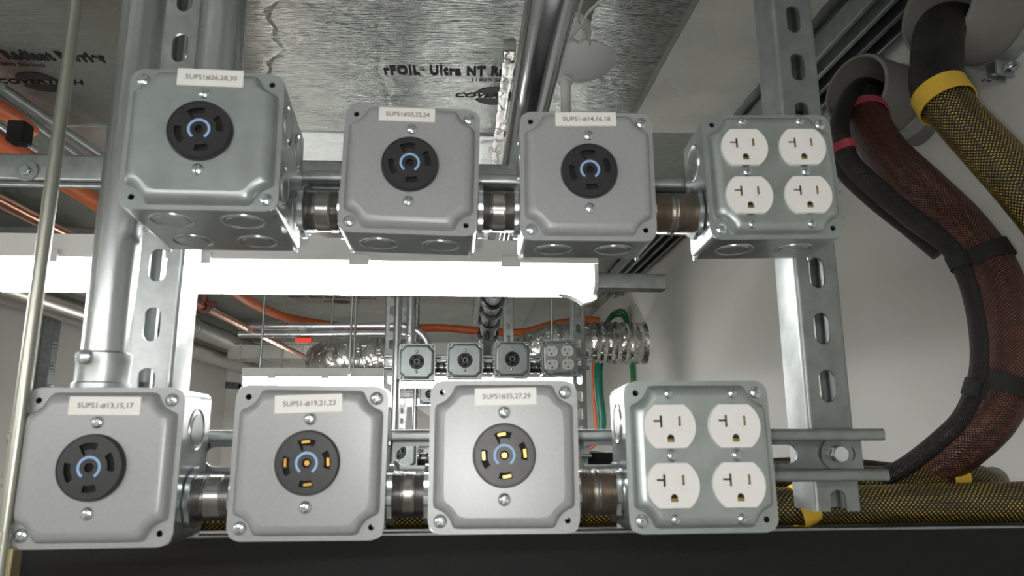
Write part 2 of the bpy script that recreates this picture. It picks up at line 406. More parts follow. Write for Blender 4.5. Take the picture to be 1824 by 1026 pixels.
foil_strip('foil_tape', (-0.95, 1.66), (0.34, 1.66), 0.26, 'foil_tape', 'wide bright crinkled foil tape band across the ceiling behind the upper outlet boxes', seed=3)
foil_strip('foil_tape', (0.075, 1.15), (0.055, 4.6), 0.022, 'foil_crumple', 'thin crumpled foil tape seam running away down the middle of the ceiling', z=.0075, seed=5)
foil_strip('foil_tape', (-0.52, -.2), (-0.52, 1.5), 0.03, 'foil_crumple', 'foil tape seam on the ceiling left of the printed text', z=.006, seed=6)

M['foil_glare'] = foil_mat('painted_reflection_foil', (0.74, 0.75, 0.71), 0.55, 0.35, 0.8, 0.4, 7)  # pale colour stands in for the bright reflection on this stretch of foil
M['foil_glare'].node_tree.nodes['Principled BSDF'].inputs['Metallic'].default_value = 0.55
foil_strip('foil_reflection_patch', (0.462, .62), (0.462, 1.47), 0.205, 'foil_glare', 'pale patch painting a bright reflection on the ceiling foil just left of the right upright strut', z=.0095, seed=9)
# ------------------------------------------------------------------ strut channel
def slot2(cu, cv, hl, hw, n=7, horiz=False):
    pts = []
    for k in range(n + 1): a = PI * k / n; pts.append((hw * math.cos(a), (hl - hw) + hw * math.sin(a)))
    for k in range(n + 1): a = PI + PI * k / n; pts.append((hw * math.cos(a), -(hl - hw) + hw * math.sin(a)))
    return [(cu + x, cv + y) for x, y in pts]
def strut_mesh(length, slots, depth=0.0413, wd=0.0413, hl=0.0143, hw=0.0071, t=0.0025):
    """local: runs along +Z from 0, slotted web at y = 0 facing -Y, open side towards +Y; slots: list of z centres"""
    mb = MB(); h = wd / 2; rr = 0.004
    for s in (-1, 1):
        prof = [(h - rr - .001, 0)]
        for k in range(5): a = R(-90 + 90 * k / 4); prof.append((h - rr + rr * math.cos(a), rr + rr * math.sin(a)))
        for k in range(5): a = R(90 * k / 4); prof.append((h - .003 + .003 * math.cos(a), depth - .003 + .003 * math.sin(a)))
        lx = h - 0.0095
        for k in range(4): a = R(90 + 90 * k / 3); prof.append((lx + .003 + .003 * math.cos(a), depth - .003 + .003 * math.sin(a)))
        prof += [(lx, depth - .0075), (lx + t, depth - .0075), (lx + t, depth - t), (h - t, depth - t), (h - t, rr), (h - rr - .001, t)]
        if s < 0: prof = [(-x, y) for x, y in prof][::-1]
        mb.extr(prof, lambda u, v, L: (u, v, L), 0, length)
    hh = h - rr - .001; holes = []
    for z in slots:
        if hl < z < length - hl: holes.append(slot2(0, z, hl, hw))
    out = [(-hh, 0), (hh, 0), (hh, length), (-hh, length)]
    cut = [z for z in slots if -hl < z < hl]
    if cut:                       # channel sawn through a slot at its lower end
        z = cut[0]; top = z + hl - hw; arc = [(-hw, 0)] + [(-hw * math.cos(PI * k / 10), max(0.0005, top) + hw * math.sin(PI * k / 10)) for k in range(11)] + [(hw, 0)]
        out = [(-hh, 0)] + arc + [(hh, 0), (hh, length), (-hh, length)]
    mb.plate(out, holes, t, lambda u, v, T: (u, T, v))
    return mb
def strut(name, length, slots, loc, rot, m, label, group=None, **k):
    o = strut_mesh(length, slots, **k).build(name, m); o.location = loc; o.rotation_euler = rot
    return tag(o, label, 'strut channel', group)

YV = 0.607                       # slotted face of the upright struts
ZTOP = ZC - 0.008
# upright strut on the right
b = at(1470, 911, YV); zs = [at(1457, 486, YV).z, at(1465, 587, YV).z]
xr_ = at(1462, 560, YV + .0).x
print('strut right pitch', zs[0] - zs[1], 'x', xr_, 'z0', b.z)
pit = 0.0508; s0 = zs[0] - b.z; sl = [s0 + pit * k for k in range(-7, 16)]
strut('strut_channel', ZTOP - b.z, sl, (xr_, YV, b.z), (0, 0, 0), 'galv_dull', 'right upright slotted steel strut channel behind the two white quad outlet boxes')
XSL = at(272, 560, YV).x; zL = at(265, 472, YV).z; z0 = b.z
strut('strut_channel', ZTOP - z0, [zL - z0 + pit * k for k in range(-9, 16)], (XSL, YV, z0), (0, 0, 0), 'galv', 'left upright slotted steel strut channel behind the lower left outlet box')
# horizontal struts, open side to the camera
def hstrut(name, x0, x1, z, yfront, depth, first, m, label, mb_kw={}):
    L = x1 - x0
    o = strut(name, L, [first + pit * k for k in range(int(L / pit) + 1)], (x0, yfront + depth, z), (0, 0, 0), m, label, depth=depth, **mb_kw)
    # +Z of the strut -> +X ; web (local y=0) away from the camera
    o.matrix_world = Matrix(((0, 0, 1, x0), (0, -1, 0, yfront + depth), (1, 0, 0, z), (0, 0, 0, 1)))
    return o
zlo = (at(1480, 765, .565).z + at(1480, 857, .565).z) / 2
ztp = zlo + 0.2115
xs0 = at(330, 790, .565).x - .13; xs1 = at(1581, 800, .565).x
print('zlo', zlo - CZ, 'xs', xs0, xs1)
fb = at(1488, 808, YV - .002).x - xs0
hstrut('strut_channel', xs0, xs1, zlo, 0.566, 0.0395, fb % pit, 'galv_dull', 'lower horizontal strut channel carrying the bottom row of outlet boxes', {'hw': .0078, 'hl': .0165})
hstrut('strut_channel', XSL - .03, xr_ + .008, ztp, 0.566, 0.0395, .02, 'galv', 'upper horizontal strut channel carrying the top row of outlet boxes')

# hex bolt with washer where the lower strut crosses the right upright
def bolt(name, loc, label, rw=0.014, cat='bolt'):
    e = empty(name, loc); tag(e, label, cat)
    mb = MB(); mb.plate(circ(0, 0, rw, 40), [circ(0, 0, .0068, 24)], .002, lambda u, v, t: (u, -t, v)); mb.build('washer', 'galv_dull', e)
    mb = MB(); hx = [(.0068 * math.cos(R(60 * k + 10)), .0068 * math.sin(R(60 * k + 10))) for k in range(6)]
    mb.extr(hx, lambda u, v, L: (u, L, v), -.002, -.0085)
    mb.lathe((0, -.0085, 0), (0, -1, 0), [(0, .0066), (.0006, .0062)], 20, (False, True)); mb.lathe((0, -.002, 0), (0, 1, 0), [(0, .0046), (.012, .0046)], 16)
    mb.build('hex_head', 'screw', e, angle=25); return e
pb = at(1488, 808, .604)
bolt('hex_bolt', (pb.x, .6028, zlo), 'hex bolt with round washer at the right end of the lower horizontal strut')

# ------------------------------------------------------------------ outlet boxes
HB = 0.0508
def dome_outline(d=0.0, passes=7):
    """raised part of a box cover, inset by d: straight sides with concave round corner notches, always the same number of points"""
    s = 0.0482 - d; c = 0.0496; rr = 0.0150 + d * .9; y = math.sqrt(rr * rr - (c - s) ** 2); pts = []
    t0 = math.atan2(-y, s - c); t1 = math.atan2(s - c, -y)
    if t1 > t0: t1 -= 2 * PI
    e = c - y; NS, NA = 44, 26
    for q in range(4):
        loc = [(s, -e + 2 * e * k / NS) for k in range(NS)] + [(c + rr * math.cos(t0 + (t1 - t0) * k / NA), c + rr * math.sin(t0 + (t1 - t0) * k / NA)) for k in range(NA)]
        ca, sa = math.cos(PI / 2 * q), math.sin(PI / 2 * q); pts += [(x * ca - y_ * sa, x * sa + y_ * ca) for x, y_ in loc]
    n = len(pts)
    for _ in range(passes + int(d * 1500)):
        pts = [((pts[i - 1][0] + pts[i][0] * 2 + pts[(i + 1) % n][0]) / 4, (pts[i - 1][1] + pts[i][1] * 2 + pts[(i + 1) % n][1]) / 4) for i in range(n)]
    return pts
RAISE = 0.0095
def cover_mesh(holes):
    mb = MB()
    hl = [circ(sx * .0425, sz * .0425, .0021, 14) for sx, sz in holes]
    mb.plate(rrect(HB, HB, .0095, 8), hl, .0014, lambda u, v, t: (u, -t, v))
    lev = [(0, .0010), (.0007, .0015), (.0014, .0038), (.0021, .0060), (.0032, .0076), (.0048, .0087), (.0066, .0093), (.0082, RAISE)]
    vs = []
    for d, y in lev:
        P = dome_outline(d); n = len(P); vs += [(u, -y, v) for u, v in P]
    fs = [(i * n + k, i * n + (k + 1) % n, (i + 1) * n + (k + 1) % n, (i + 1) * n + k) for i in range(len(lev) - 1) for k in range(n)]
    mb.add(vs, fs); mb.add(vs[-n:], [tuple(range(n))]); return mb
def screw_mesh(r=.0038, a0=0.4):
    mb = MB(); mb.cur = 0
    mb.lathe((0, 0, 0), (0, -1, 0), [(-.001, r * .98), (0, r), (.0009, r * .93), (.0017, r * .72), (.0021, r * .35), (.0022, .0001)], 24, (False, False))
    mb.cur = 1
    rot = Matrix.Rotation(a0, 3, 'Y')
    for k in range(2):
        rt = Matrix.Rotation(a0 + k * PI / 2, 3, 'Y'); mb.box((-r * .62, -.00228, -.00042), (r * .62, -.0012, .00042), rt, Vector((0, 0, 0)))
    return mb
SCR = {}
def add_screw(parent, u, v, y, k=0, r=.0043):
    key = (k % 3, r)
    if key not in SCR: SCR[key] = screw_mesh(r, .3 + .45 * (k % 3)).build('screw', ['screw', 'galv_dull'], None); o = SCR[key]
    else: o = SCR[key].copy(); col.objects.link(o)
    o.parent = parent; o.location = (u, y, v); return o
def body_mesh(depth, y0=0.0, kos=True, side_ko=True):
    """square box body: open front at y0, closed back, with round knockouts pressed in its sides"""
    mb = MB(); h = .0500; t = .0016; out = rrect(h, h, .005, 4); inn = rrect(h - t, h - t, .0038, 4); n = len(out)
    vs = [(u, y0, v) for u, v in out] + [(u, y0 + depth, v) for u, v in out] + [(u, y0, v) for u, v in inn] + [(u, y0 + depth - t, v) for u, v in inn]
    fs = []
    for k in range(n):
        k2 = (k + 1) % n; fs += [(k, k2, n + k2, n + k), (2 * n + k, 3 * n + k, 3 * n + k2, 2 * n + k2), (k, 2 * n + k, 2 * n + k2, k2)]
    fs.append(tuple(n + k for k in range(n))); fs.append(tuple(3 * n + k for k in range(n))[::-1])
    mb.add(vs, fs)
    ym = y0 + depth * .52
    if kos:
        for ax in ((0, 0, -1), (0, 0, 1), (1, 0, 0), (-1, 0, 0)):
            for q in (-.0235, .0235):
                c = Vector(ax) * h + (Vector((q, ym, 0)) if ax[2] else Vector((0, ym, q))) + (Vector((0, 0, 0)))
                mb.lathe(c, ax, [(-.0005, .0152), (.0007, .0148), (.0009, .0142), (.0007, .0136), (-.0002, .0130), (-.0002, .0112), (.0006, .0107), (.0006, .0001)], 36, (False, False))
    # ears where the corner seams meet the back
    for sx in (-1, 1): mb.box((sx * .046, y0 + depth - .001, -h - .0016), (sx * .049, y0 + depth + .0004, -h + .002))
    return mb
def twist_face(rotd, brass):
    """five-wire locking receptacle face: disc with four curved slots and a round centre hole"""
    def arc_slot(r0, r1, a0, a1, tail=None):
        o = [(r1 * math.cos(R(a0 + (a1 - a0) * k / 12)), r1 * math.sin(R(a0 + (a1 - a0) * k / 12))) for k in range(13)]
        i = [(r0 * math.cos(R(a1 + (a0 - a1) * k / 12)), r0 * math.sin(R(a1 + (a0 - a1) * k / 12))) for k in range(13)]
        if tail: i = [((r0 - .003) * math.cos(R(a1)), (r0 - .003) * math.sin(R(a1))), ((r0 - .003) * math.cos(R(a1 - 9)), (r0 - .003) * math.sin(R(a1 - 9))), (r0 * math.cos(R(a1 - 10)), r0 * math.sin(R(a1 - 10)))] + [p for p in i[3:]]
        return o + i
    A = [(72, 118, 1), (-12, 36, 0), (-104, -68, 0), (166, 216, 0)]
    holes = [circ(0, 0, .0030, 24)] + [arc_slot(.0112, .0155, a0 + rotd, a1 + rotd, tl) for a0, a1, tl in A]
    mb = MB(); y = RAISE
    mb.plate(circ(0, 0, .0196, 64), holes, .0035, lambda u, v, t: (u, -y - .0008 - t, v))
    mb.lathe((0, -y + .0004, 0), (0, -1, 0), [(0, .0212), (.0022, .0211), (.0042, .0206), (.0052, .0201), (.0052, .0196), (.0045, .0194), (.0010, .0194)], 64, (False, False))
    return mb
def ring_mesh():
    mb = MB(); n = 36; a0, a1 = -55, 235; r0, r1 = .0058, .0073
    o = [(r1 * math.cos(R(a0 + (a1 - a0) * k / n)), r1 * math.sin(R(a0 + (a1 - a0) * k / n))) for k in range(n + 1)]
    i = [(r0 * math.cos(R(a1 + (a0 - a1) * k / n)), r0 * math.sin(R(a1 + (a0 - a1) * k / n))) for k in range(n + 1)]
    mb.extr(o + i, lambda u, v, L: (u, L, v), -RAISE - .0042, -RAISE - .0046); return mb
def contacts_mesh(rotd):
    mb = MB(); y = RAISE
    for a in (100, 8, -80, 184):
        a = R(a + rotd); c = Vector((.0135 * math.cos(a), 0, .0135 * math.sin(a)))
        rt = Matrix.Rotation(-a, 3, 'Y'); mb.box((c.x - .0006, -y - .0040, c.z - .0030), (c.x + .0010, -y - .0009, c.z + .0022), rt, c)
    mb.lathe((0, -y - .0009, 0), (0, -1, 0), [(0, .0021), (.0022, .0017)], 16); return mb

def pose(b):
    """world place and turn of a box from its fitted centre (mm) and angles (deg)"""
    x, y, z, yw, pt, rl = b
    return (x / 1000, y / 1000, CZ + z / 1000), (_rz(R(yw)) @ _rx(R(pt)) @ _ry(R(rl)))
def place(e, b):
    loc, m = pose(b); e.matrix_world = Matrix.Translation(loc) @ m.to_4x4(); return e
def twist_box(b, text, label, group, galv=False, rotd=0, brass=False, deep=False, holes=((-1, 1), (1, -1)), screws=((1, 1), (-1, -1)), lab=(0, .0385, .0432, .0125, 0), devs=(.0285, -.0285), dev=(0, 0), detail=True):
    e = empty('outlet_box', (0, 0, 0)); place(e, b); tag(e, label, 'outlet box', group)
    cm = 'cover_galv' if galv else 'cover_grey'
    body_mesh(.0535 if not deep else .043).build('box_body', 'box_steel', e)
    if deep: body_mesh(.050, .0432).build('extension_ring', 'box_steel', e)
    cv = cover_mesh(holes).build('cover', cm, e, angle=28)
    k = 0
    for sx, sz in screws: add_screw(e, sx * .0425, sz * .0425, -.0012, k, .0047); k += 1
    for z in devs: add_screw(e, dev[0], dev[1] + z, -RAISE, k); k += 1
    rc = twist_face(rotd, brass).build('receptacle', 'black_plastic', e, angle=30); rc.location = (dev[0], 0, dev[1])
    bk = MB(); bk.lathe((0, -RAISE + .0002, 0), (0, -1, 0), [(0, .0193), (.0008, .0193)], 48); bk.build('slot_backing', 'dark', rc)
    rg = ring_mesh().build('indicator_ring', 'blue', rc); tag(rg, 'light blue open ring printed round the centre hole')
    if brass: tag(contacts_mesh(rotd).build('brass_contacts', 'brass', rc), 'brass contacts showing in the slots')
    if text:
        x, z, wd, ht, tilt = lab
        lb = MB(); lb.plate(rrect(wd / 2, ht / 2, .0004, 2), [], .00015, lambda u, v, t: (u, -t, v)); lo = lb.build('label', 'label', e)
        lo.location = (x, -RAISE - .00005, z); lo.rotation_euler = (0, R(tilt), 0); tag(lo, 'white printed circuit label')
        lettering('lettering', text, 0.0048, 'ink_grey', lo, (0.0005, -.00028, 0), (PI / 2, 0, 0), fit=wd * .78, offset=.00005)
    return e

# white 20 A duplex faces
def duplex_face():
    r, f = .0174, .0143; a0 = math.asin(f / r)
    out = [(r * math.cos(-a0 + 2 * a0 * k / 16), r * math.sin(-a0 + 2 * a0 * k / 16)) for k in range(17)] + [(r * math.cos(PI - a0 + 2 * a0 * k / 16), r * math.sin(PI - a0 + 2 * a0 * k / 16)) for k in range(17)]
    ts = [(-.0076, .0016), (-.0076, .0084), (-.0060, .0084), (-.0060, -.0004), (-.0076, -.0004)]
    tslot = [(-.0068, .0072), (-.0068, .0042), (-.0112, .0042), (-.0112, .0029), (-.0068, .0029), (-.0068, -.0008), (-.0052, -.0008), (-.0052, .0072)]
    rs = [(.0058, .0066), (.0058, .0002), (.0075, .0002), (.0075, .0066)]
    gr = [(-.0024, -.0105), (.0024, -.0105)] + [(.0024 * math.cos(PI * k / 8), -.0078 + .0024 * math.sin(PI * k / 8)) for k in range(9)]
    mb = MB(); y = RAISE
    mb.plate(out, [tslot[::-1], rs, gr], .0012, lambda u, v, t: (u, -y - .0016 - t, v))
    n = len(out); vs = []
    def off(d): return [(u * (1 + d / r), v * (1 + d / r)) for u, v in out]
    for d, yy in ((.0005, -.0003), (.0005, .0018), (.0003, .0025), (0, .0028)): vs += [(u, -y - yy, v) for u, v in off(d)]
    mb.add(vs, [(i * n + k, i * n + (k + 1) % n, (i + 1) * n + (k + 1) % n, (i + 1) * n + k) for i in range(3) for k in range(n)])
    # moulded relief: two shallow wedges that meet above the ground hole
    yt = -y - .0028
    mb.add([(0, yt, .0128), (-.0040, yt, .0000), (0, yt - .0007, -.0005), (.0040, yt, .0000), (0, yt, -.0055)], [(0, 1, 2), (0, 2, 3), (1, 4, 2), (3, 2, 4)])
    for q in (-1, 1): mb.add([(q * .0040, yt, 0), (q * .0130, yt, -.0038), (q * .0015, yt, -.0050), (q * .0042, yt - .0006, -.0022)], [(0, 1, 3), (1, 2, 3), (2, 0, 3)])
    return mb, (tslot, rs, gr)
DUP = {}
def quad_box(b, label, group, holes=((-1, 1), (1, -1)), screws=((1, 1), (-1, -1)), ground_brass=True):
    e = empty('outlet_box', (0, 0, 0)); place(e, b); tag(e, label, 'outlet box', group)
    body_mesh(.0535).build('box_body', 'box_steel', e)
    cover_mesh(holes).build('cover', 'cover_galv', e, angle=28)
    k = 0
    for sx, sz in screws: add_screw(e, sx * .0425, sz * .0425, -.0012, k, .0047); k += 1
    for sx in (-1, 1):
        for z in (-.0412, 0, .0412): add_screw(e, sx * .0223 + .0006, z, -RAISE, k, .0036 if z else .0039); k += 1
        for sz in (1, -1):
            if 'f' not in DUP:
                DUP['f'] = duplex_face()[0].build('outlet_face', 'white_plastic', None, angle=25); o = DUP['f']
                bk = MB(); bk.lathe((0, -RAISE - .0002, 0), (0, -1, 0), [(0, .0150), (.0013, .0150)], 32); bk.build('slot_backing', 'dark', o)
                g = MB(); g.box((-.0019, -RAISE - .0022, -.0102), (.0019, -RAISE - .0014, -.0084)); g.box((.0062, -RAISE - .0020, .001), (.0071, -RAISE - .0014, .006)); g.build('brass_contacts', 'brass', o)
            else: o = copy_tree(DUP['f'])
            o.parent = e; o.location = (sx * .0223, 0, sz * .0193)
    return e

FB = {'B1': (-237.0, 495.9, -17.5, .57, -.33, -.14), 'B2': (-102.9, 500.7, -15.5, 2.62, 2.07, .51), 'B3': (27.6, 497.9, -11.9, -2.01, -1.57, .01), 'B4': (161.6, 492.6, -12.4, -1.08, -1.72, -.3),
      'T1': (-177.7, 465.7, 198.3, 3.66, -1.99, -1.09), 'T2': (-41.6, 507.8, 196.4, .83, -1.26, 1.04), 'T3': (90.8, 502.9, 192.5, -1.24, .08, -.04), 'T4': (233.0, 503.1, 195.4, -2.28, -1.87, -.73)}
G1 = 'outlet boxes on the nearest strut frame'
twist_box(FB['B1'], '5UPS1-#13,15,17', 'grey outlet box leftmost in the lower row, label reading 5UPS1-#13,15,17', G1, rotd=2, brass=False, lab=(.0035, .0385, .0450, .0118, .5), dev=(0, -.0005))
twist_box(FB['B2'], '5UPS1-#19,21,23', 'grey outlet box in the lower row, second from left, brass contacts in its black receptacle', G1, rotd=-3, brass=True, lab=(-.0015, .0385, .0440, .0118, -2.5))
twist_box(FB['B3'], '5UPS1#25,27,29', 'grey outlet box in the lower row, third from left, label reading 5UPS1#25,27,29', G1, rotd=-1, brass=True, lab=(.0010, .0390, .0420, .0115, -1))
quad_box(FB['B4'], 'galvanised box with four white 20 amp outlets at the right end of the lower row', G1)
twist_box(FB['T1'], '5UPS1#26,28,30', 'extra deep galvanised outlet box at the upper left, label reading 5UPS1#26,28,30', G1, galv=True, deep=True, rotd=6, holes=((1, 1), (-1, -1)), screws=((1, -1), (-1, 1)), lab=(.0035, .0415, .0430, .0125, 0), devs=(.0285, -.0270), dev=(0, .0015))
twist_box(FB['T2'], '5UPS1#20,22,24', 'grey outlet box in the upper row, second from left, label reading 5UPS1#20,22,24', G1, rotd=4, lab=(-.0040, .0400, .0415, .0110, -1))
twist_box(FB['T3'], '5UPS1-#14,16,18', 'grey outlet box in the upper row, third from left, label reading 5UPS1-#14,16,18', G1, rotd=1, lab=(-.0015, .0415, .0460, .0110, -1))
quad_box(FB['T4'], 'galvanised box with four white 20 amp outlets at the right end of the upper row', G1)

# ------------------------------------------------------------------ threaded nipples between the boxes
def nipple(x0, x1, y, z, label, group, style=0, r=.0160, tilt=0.0, scale=1.0):
    e = empty('pipe_nipple', (x0, y, z)); tag(e, label, 'pipe nipple', group); L = x1 - x0; e.rotation_euler = (0, tilt, 0)
    n = int(L / .0018); prof = [(0, r * .96)]
    for k in range(n):
        t = L * (k + .5) / n; u = t / L
        thr = (u < .36 or u > .64) if style == 0 else not (.46 < u < .54)
        prof.append((t - L / n * .35, r if thr else r * .965)); prof.append((t + L / n * .15, r * .91 if thr else r * .965))
    prof.append((L, r * .96))
    mb = MB(); mb.lathe((0, 0, 0), (1, 0, 0), prof, 40); mb.build('threaded_pipe', 'nipple' if style == 0 else 'nipple_brown', e, angle=50)
    for x, s in ((.0004, 1), (L - .0004, -1)):
        mb = MB(); N_ = 48; vs = []; rr = []
        for k in range(N_): rr.append(r * 1.20 if (k // 3) % 2 else r * 1.30)
        pr = [(rr[k] * math.cos(2 * PI * k / N_), rr[k] * math.sin(2 * PI * k / N_)) for k in range(N_)]
        mb.extr(pr, lambda u, v, Lx: (Lx, u, v), x, x + s * .0034); mb.build('locknut', 'screw', e, angle=30)
    if style == 1:
        mb = MB(); mb.lathe((L * .5 - .0012, 0, 0), (1, 0, 0), [(0, r * 1.0), (.0003, r * 1.01), (.0021, r * 1.01), (.0024, r * 1.0)], 40); mb.build('black_gap_ring', 'dark_steel', e)
    return e
yb = .528
zb = at(730, 880, yb).z; zt = at(895, 376, yb).z
print('nipple z', zb - CZ, zt - CZ)
GN = 'threaded nipples joining the nearest boxes'
nipple(-.1865, -.1535, yb - .002, zb - .001, 'threaded steel nipple between the first and second boxes of the lower row', GN)
nipple(-.0525, -.0230, yb - .001, zb, 'threaded steel nipple between the second and third boxes of the lower row', GN)
nipple(.0780, .1110, yb - .001, zb + .0005, 'worn brown threaded nipple between lower row round receptacle and quad outlet', GN, 1)
nipple(-.1255, -.0918, yb + .006, zt - .001, 'threaded steel nipple between the first and second boxes of the upper row', GN)
nipple(.0090, .0405, yb + .002, zt, 'threaded steel nipple between the second and third boxes of the upper row', GN)
nipple(.1412, .1825, yb + .002, zt + .001, 'worn brown threaded nipple between upper row round receptacle and quad outlet', GN, 1)

# ------------------------------------------------------------------ conduits and threaded rod of the nearest frame
def conduit(name, p0, p1, r, m, label, group=None, fit=None, collar=None):
    e = empty(name, p0); tag(e, label, 'conduit', group); p0 = Vector(p0); p1 = Vector(p1); d = p1 - p0
    mb = MB(); mb.tube([Vector((0, 0, 0)), d * .5, d], r, 32); mb.build('tube', m, e)
    if fit:
        f = MB(); dn = d.normalized()
        f.lathe(dn * -.004, dn, [(0, r * 1.0), (.001, r * 1.22), (.006, r * 1.22), (.007, r * 1.12), (.020, r * 1.12), (.022, r * 1.16), (fit, r * 1.16), (fit + .0015, r * 1.02)], 40); fo = f.build('connector', 'galv', e)
        s = MB(); s.lathe((-r * .25, -r * 1.1, fit * .72), (-.15, -1, 0), [(0, .0052), (.004, .0050), (.0046, .004), (.0046, .0001)], 20, (False, False)); s.build('set_screw', 'screw', fo)
    return e
zB1 = CZ - .0175 + .0500
pc = at(186, 640, .524); pcx = pc.x
conduit('conduit', (pcx + .000, .524, zB1 + .003), (pcx + .000, .524, ZTOP), .0155, 'emt', 'thick vertical steel conduit rising from the lower left outlet box to the ceiling', fit=.027)
pt = at(392, 60, .512)
conduit('conduit', (pt.x, .515, CZ + .1983 + .051), (pt.x, .515, ZTOP), .0170, 'emt', 'short vertical steel conduit rising from the extra deep upper left outlet box', fit=.010)
# threaded rod far left
def threaded_rod(p0, p1, r, label, group=None, pitch=.0016, m='rod'):
    p0 = Vector(p0); p1 = Vector(p1); d = p1 - p0; L = d.length
    n = int(L / pitch); prof = []
    for k in range(n): prof += [(k * pitch, r * .90), (k * pitch + pitch * .5, r)]
    o = MB(); o.lathe((0, 0, 0), d, prof, 14); o = o.build('threaded_rod', m, angle=80); o.location = p0; return tag(o, label, 'threaded rod', group)
ra = at(8, 946, .49); rb = at(137, 0, .49)
threaded_rod((ra.x, .49, ra.z - .05), (ra.x + .0, .49, ZTOP), .0046, 'shiny threaded steel rod hanging at the far left edge')
e = empty('zinc_bracket', (ra.x, .49, ra.z)); tag(e, 'tan zinc plated bracket with bolt end at the bottom left corner', 'bracket')
bl = at(22, 1000, .49).x - ra.x
mb = MB(); mb.box((-.09, .006, -.30), (bl - .003, .010, -.014)); mb.box((bl - .004, -.001, -.30), (bl, .010, -.010)); mb.box((-.09, -.012, -.012), (bl - .006, .010, -.0085)); mb.build('bracket_plate', 'tan', e, smooth=False, bevel=.001)
mb = MB(); mb.extr([(-.002 + .0062 * math.cos(R(60 * k)), .0062 * math.sin(R(60 * k))) for k in range(6)], lambda u, v, L: (u, v, L), -.0080, .000); mb.build('hex_nut', 'pink', e, smooth=False)

# ------------------------------------------------------------------ strip lights
def strip_light(x0, x1, y, zbot, label, wd=.062, torn=False, rods=(), clips=()):
    """housing tray on top, glowing lens below; zbot = underside of the lens"""
    e = empty('strip_light', ((x0 + x1) / 2, y, zbot)); tag(e, label, 'light fixture', 'strip light fixtures'); cx = (x0 + x1) / 2
    a, b_ = x0 - cx, x1 - cx; h = wd / 2
    mb = MB(); mb.extr([(-h, .036), (-h, .060), (h, .060), (h, .036), (h + .003, .036), (h + .003, .032), (-h - .003, .032), (-h - .003, .036)], lambda u, v, L: (L, u, v), a, b_); mb.build('housing', 'fixture', e, angle=20)
    pr = [(h * .98 * math.cos(R(t)), .032 + .032 * math.sin(R(t))) for t in range(180, 361, 15)]
    pr = [(-h * .96, .032), (-h * .96, .010), (-h * .80, .002), (-h * .5, 0), (h * .5, 0), (h * .80, .002), (h * .96, .010), (h * .96, .032)]
    mb = MB(); mb.extr(pr, lambda u, v, L: (L, u, v), a + .004, b_ - .004); mb.build('lens', 'lens', e, angle=30)
    for s, x in ((-1, a), (1, b_ - .005)):
        mb = MB(); mb.extr([(u * 1.04, v - .001 if v < .03 else v + .002) for u, v in pr], lambda u, v, L: (L, u, v), x, x + .005); mb.build('end_cap', 'fixture', e, angle=20)
    for cxp in clips:
        mb = MB(); mb.box((cxp - cx - .012, -h - .0045, .026), (cxp - cx + .012, -h - .002, .040)); mb.build('clip', 'fixture', e, bevel=.001)
    if torn:
        mb = MB(); vs = [(b_ - .045, -h * .4, -.001), (b_ + .001, -h * .4, -.001), (b_ + .001, -h * .4, -.007), (b_ - .006, -h * .4, -.0105), (b_ - .016, -h * .4, -.013), (b_ - .022, -h * .4, -.008), (b_ - .034, -h * .4, -.003)]
        vs2 = [(x, y_ + .018, z) for x, y_, z in vs]; n = len(vs); mb.add(vs + vs2, [tuple(range(n)), tuple(range(n, 2 * n))[::-1]] + [(k, (k + 1) % n, n + (k + 1) % n, n + k) for k in range(n)]); mb.build('loose_end_plastic', 'clear', e, angle=30)
    return e
LY = .86
zl = at(700, 513, LY - .03).z; lx1 = at(1066, 500, LY - .03).x
print('light z', zl - CZ, lx1)
strip_light(lx1 - 1.75, lx1, LY, zl, 'nearest lit white strip light running across behind the outlet boxes', torn=True, clips=[at(x, 478, LY - .03).x for x in (85, 358, 640, 910)])
L2 = LY + 1.5
za = at(700, 689, L2 - .03).z; xa, xb = at(430, 675, L2 - .03).x, at(1046, 680, L2 - .03).x
strip_light(xa, xb, L2, za, 'farther lit strip light behind the second row of outlet boxes', clips=[at(x, 667, L2 - .03).x for x in (485, 580)])
strip_light(lx1 - 1.75, lx1, LY - 1.5, zl, 'added unseen strip light behind the camera, lighting the covers')  # unseen fixture, added to light the covers that face the camera
strip_light(lx1 - 1.22, lx1, LY + 2.9, za, 'added unseen strip light brightening the far end of the room')  # extra fixture hidden from view, added to brighten the room
def hang(fx0, fx1, y, z, label):
    for x in (fx0, fx1):
        threaded_rod((x, y, z + .061), (x, y, ZTOP), .0032, label, 'rods carrying the strip lights', pitch=.004)

# ------------------------------------------------------------------ black rack and cable bundles on it
zr = at(1500, 941, .66).z
xl_ = at(29, 1000, .66).x
def rack(x0, x1, y0, y1, z, label, m='rack'):
    e = empty('equipment_rack', ((x0 + x1) / 2, (y0 + y1) / 2, 0)); tag(e, label, 'equipment rack'); a, b_ = (x0 - x1) / 2, (x1 - x0) / 2; c, d = (y0 - y1) / 2, (y1 - y0) / 2
    mb = MB(); mb.box((a, c + .002, 0), (b_, d, z - .002)); mb.build('cabinet', m, e, smooth=False)
    mb = MB(); mb.box((a, c, z - .0015), (b_, c + .010, z)); mb.box((a, c, z - .14), (b_, c + .002, z - .0015)); mb.build('front_panel', m, e, smooth=False)
    mb = MB(); mb.box((a, c - .0006, z - .0016), (b_, c + .004, z + .0003)); mb.build('top_edge', 'galv_dull', e, smooth=False)
    return e
rack(xl_, WR - .004, .66, 1.62, zr, 'long black equipment rack with a thin bright top edge below the outlet boxes')
z2 = at(1070, 806, 2.16).z
rack(-.55, at(1092, 810, 2.16).x, 2.16, 3.0, z2, 'second dark equipment rack seen through the gaps behind the first')

